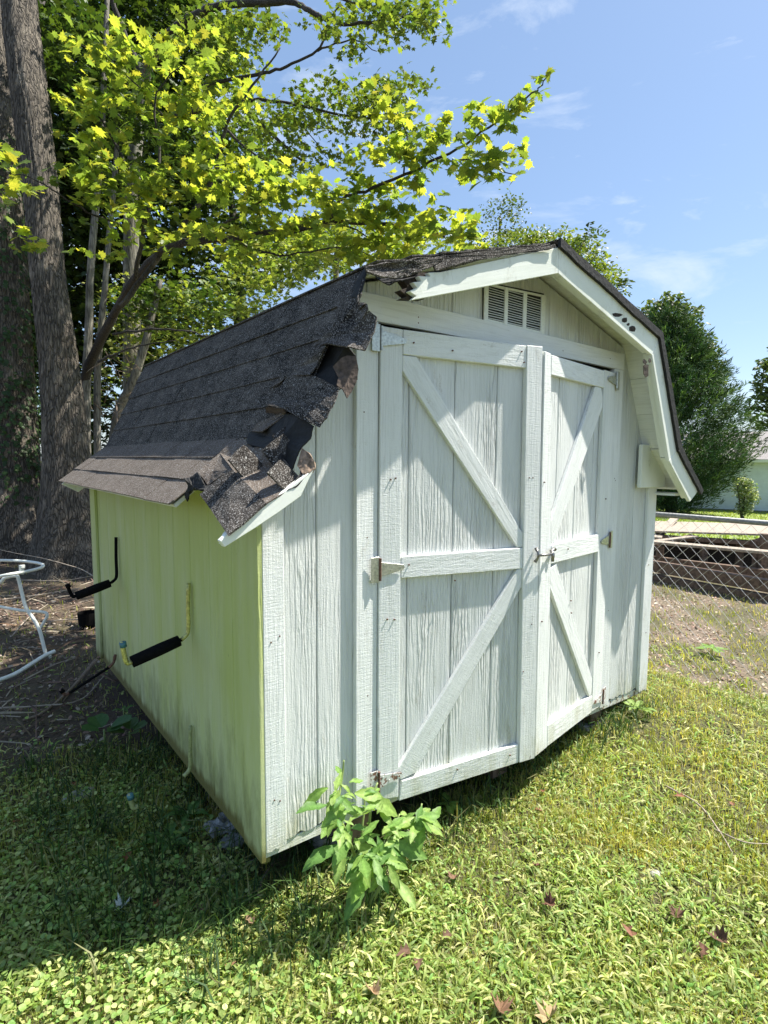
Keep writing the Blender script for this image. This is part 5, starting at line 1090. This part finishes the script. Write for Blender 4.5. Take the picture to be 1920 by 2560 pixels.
stems = [[root, wpnt(1180, 700, root[1]+.02), wpnt(1215, 560, root[1]+.05), wpnt(1300, 380, root[1]+.07), wpnt(1350, 260, root[1]+.08)],
         [root2, wpnt(1060, 420, root2[1]+.02), wpnt(1075, 250, root2[1]+.03), wpnt(1080, 120, root2[1]+.04)],
         [root2+np.array([.01, .01, 0]), wpnt(930, 390, -.18), wpnt(870, 240, -.15), wpnt(895, 60, -.12), wpnt(912, -60, -.11), wpnt(920, -150, -.11)],
         [root2, wpnt(1120, 300, -.17), wpnt(1130, 150, -.16), wpnt(1180, 20, -.15)], [root, wpnt(1300, 700, -.2), wpnt(1480, 330, -.14), wpnt(1520, 180, -.12)],
         [root, wpnt(1250, 760, -.25), wpnt(1350, 880, -.27), wpnt(1400, 960, -.28)]]
def lf(x, y, yy, x2, y2, yy2, m=None):
    a = wpnt(x, y, yy); b_ = wpnt(x2, y2, yy2); d = b_-a; L = np.linalg.norm(d); return (a, d, L*1.03, wm[m if m is not None else random.randrange(5)])
leaves = [lf(925, 500, -.20, 850, 770, -.25, 2), lf(1170, 600, -.25, 985, 910, -.30, 0), lf(1085, 740, -.22, 960, 980, -.28, 3), lf(910, 490, -.2, 680, 430, -.2, 3), lf(960, 330, -.19, 920, 540, -.24, 1),
  lf(850, 250, -.15, 780, 370, -.2, 0), lf(790, 190, -.14, 595, 185, -.14, 3), lf(800, 60, -.13, 640, 30, -.14, 0), lf(880, 80, -.12, 810, 190, -.17, 2), lf(910, -20, -.11, 915, -160, -.10, 1), lf(905, -60, -.11, 850, 20, -.15, 2),
  lf(960, 20, -.13, 1070, -20, -.14, 0), lf(1000, 110, -.15, 1210, 130, -.17, 2), lf(1075, 120, -.16, 1200, 20, -.14, 0), lf(1090, 150, -.16, 1330, 260, -.2, 4), lf(1180, 200, -.16, 1270, 360, -.2, 2), lf(1120, 250, -.17, 1000, 110, -.15, 1),
  lf(1290, 400, -.16, 1390, 280, -.14, 0), lf(1320, 380, -.15, 1420, 210, -.12, 2), lf(1300, 430, -.16, 1480, 480, -.18, 1), lf(1310, 350, -.15, 1250, 250, -.13, 4), lf(1270, 470, -.17, 1480, 600, -.2, 1), lf(1220, 500, -.19, 1410, 650, -.22, 3),
  lf(1140, 420, -.19, 1090, 350, -.18, 0), lf(1190, 560, -.22, 1060, 440, -.2, 2), lf(1180, 590, -.22, 1340, 740, -.26, 0), lf(1150, 650, -.22, 1250, 870, -.28, 3), lf(1060, 560, -.2, 960, 700, -.25, 3), lf(1050, 420, -.2, 1130, 560, -.24, 1),
  lf(1470, 330, -.13, 1560, 120, -.10, 2), lf(1480, 300, -.13, 1600, 200, -.12, 0), lf(1470, 260, -.12, 1350, 60, -.1, 1), lf(1490, 260, -.13, 1550, 290, -.14, 2), lf(1470, 350, -.13, 1400, 300, -.13, 0), lf(1520, 330, -.13, 1650, 450, -.16, 2),
  lf(1060, 250, -.17, 960, 240, -.18, 2), lf(940, 250, -.17, 870, 300, -.2, 0), lf(1130, 100, -.15, 1060, 30, -.14, 4), lf(980, 200, -.16, 1060, 260, -.18, 0), lf(1320, 760, -.25, 1410, 1010, -.30, 2), lf(1100, 330, -.18, 1190, 290, -.17, 4), lf(1260, 560, -.2, 1330, 640, -.22, 4),
  lf(1200, 430, -.18, 1130, 250, -.16, 1), lf(1350, 270, -.13, 1420, 220, -.12, 2), lf(1330, 330, -.15, 1230, 340, -.17, 2), lf(870, 180, -.14, 950, 90, -.13, 1), lf(900, 30, -.12, 990, 90, -.15, 4)]
for _ in range(78):
    sx, sy, sp = random.choice([(1290, 380, 150), (1160, 560, 150), (890, 120, 110), (1100, 200, 120), (930, 380, 90), (1080, 620, 110), (1500, 280, 70)])
    x_, y_ = random.gauss(sx, sp*.5), random.gauss(sy, sp*.5); a_ = random.random()*6.28; l_ = random.uniform(55, 130); yy = -.16-.0001*max(0, y_)-random.uniform(0, .06)
    leaves.append(lf(x_, y_, yy, x_+l_*math.cos(a_), y_+abs(l_*math.sin(a_))*random.choice((-.6, 1, 1)), yy-random.uniform(-.03, .06)))
weed('tall bright green leafy weed growing against the shed front', stems, leaves, root)
# broad leaved burdock and small plants in the shade by the side wall
def rosette(x, y, n, L, label, cat, col_idx, h=.05, tpl=None, name='low_plant', grp=None):
    r0 = Zg(x, y); t = thing(name, label, cat, tuple(r0), grp); pw2 = parent_world(t)
    for k in range(n):
        a = 2*math.pi*k/n+random.uniform(-.4, .4); l = L*random.uniform(.7, 1.2); d = np.array([math.cos(a), math.sin(a), random.uniform(.1, .5)])
        me = tpl if tpl else wm[col_idx]; nrm = np.array([-math.cos(a)*.4, -math.sin(a)*.4, 1.]); R = frames(nrm[None], d[None])[0]; m4 = Matrix.Identity(4)
        for i in range(3):
            for j in range(3): m4[i][j] = float(R[i][j]*l)
            m4[i][3] = float(r0[i] + (d[i]*l*.25 if tpl else 0) + (h if i == 2 else 0))
        o = bpy.data.objects.new('leaf', me); S.collection.objects.link(o); o.parent = t; o.matrix_parent_inverse = Matrix.Translation(-pw2); o.matrix_basis = m4
    tubes('stem', [([r0, r0+np.array([0, 0, h+.01])], .004)], M_stem, t, 5); return t
rnd = col_mesh(rl, 'round_leaf', 2, [(.07, .16, .05), (.10, .19, .06)])
for me in rnd: me.materials.append(M_weed)
rosette(262, 1870, 4, .11, 'low plant with big round leaves in the shade beside the wall', 'plant', 0, .09, rnd[0]); rosette(325, 1870, 4, .09, 'second round leaved plant closer to the side wall', 'plant', 0, .08, rnd[1])
rosette(310, 1800, 4, .06, 'small shaded weed near the bottom of the side wall', 'weed', 3, .06); rosette(420, 2120, 6, .10, 'dark bladed weed tuft in the corner shadow', 'weed', 3, .03); rosette(470, 2050, 6, .09, 'dark weed tuft close to the plastic bag', 'weed', 3, .03)
rosette(1260, 2400, 7, .07, 'broad grass like weed clump in the foreground lawn', 'weed', 1, .01); rosette(640, 2480, 5, .05, 'small weed in the sunlit ground cover', 'weed', 0, .01)
rosette(1590, 1790, 6, .10, 'leafy weed at the foot of the right shed corner', 'weed', 2, .05); rosette(1780, 1640, 7, .14, 'broad leaved weed just inside the chain-link fence', 'weed', 0, .06); rosette(1120, 2040, 5, .07, 'small upright weed in front of the left door', 'weed', 0, .05)
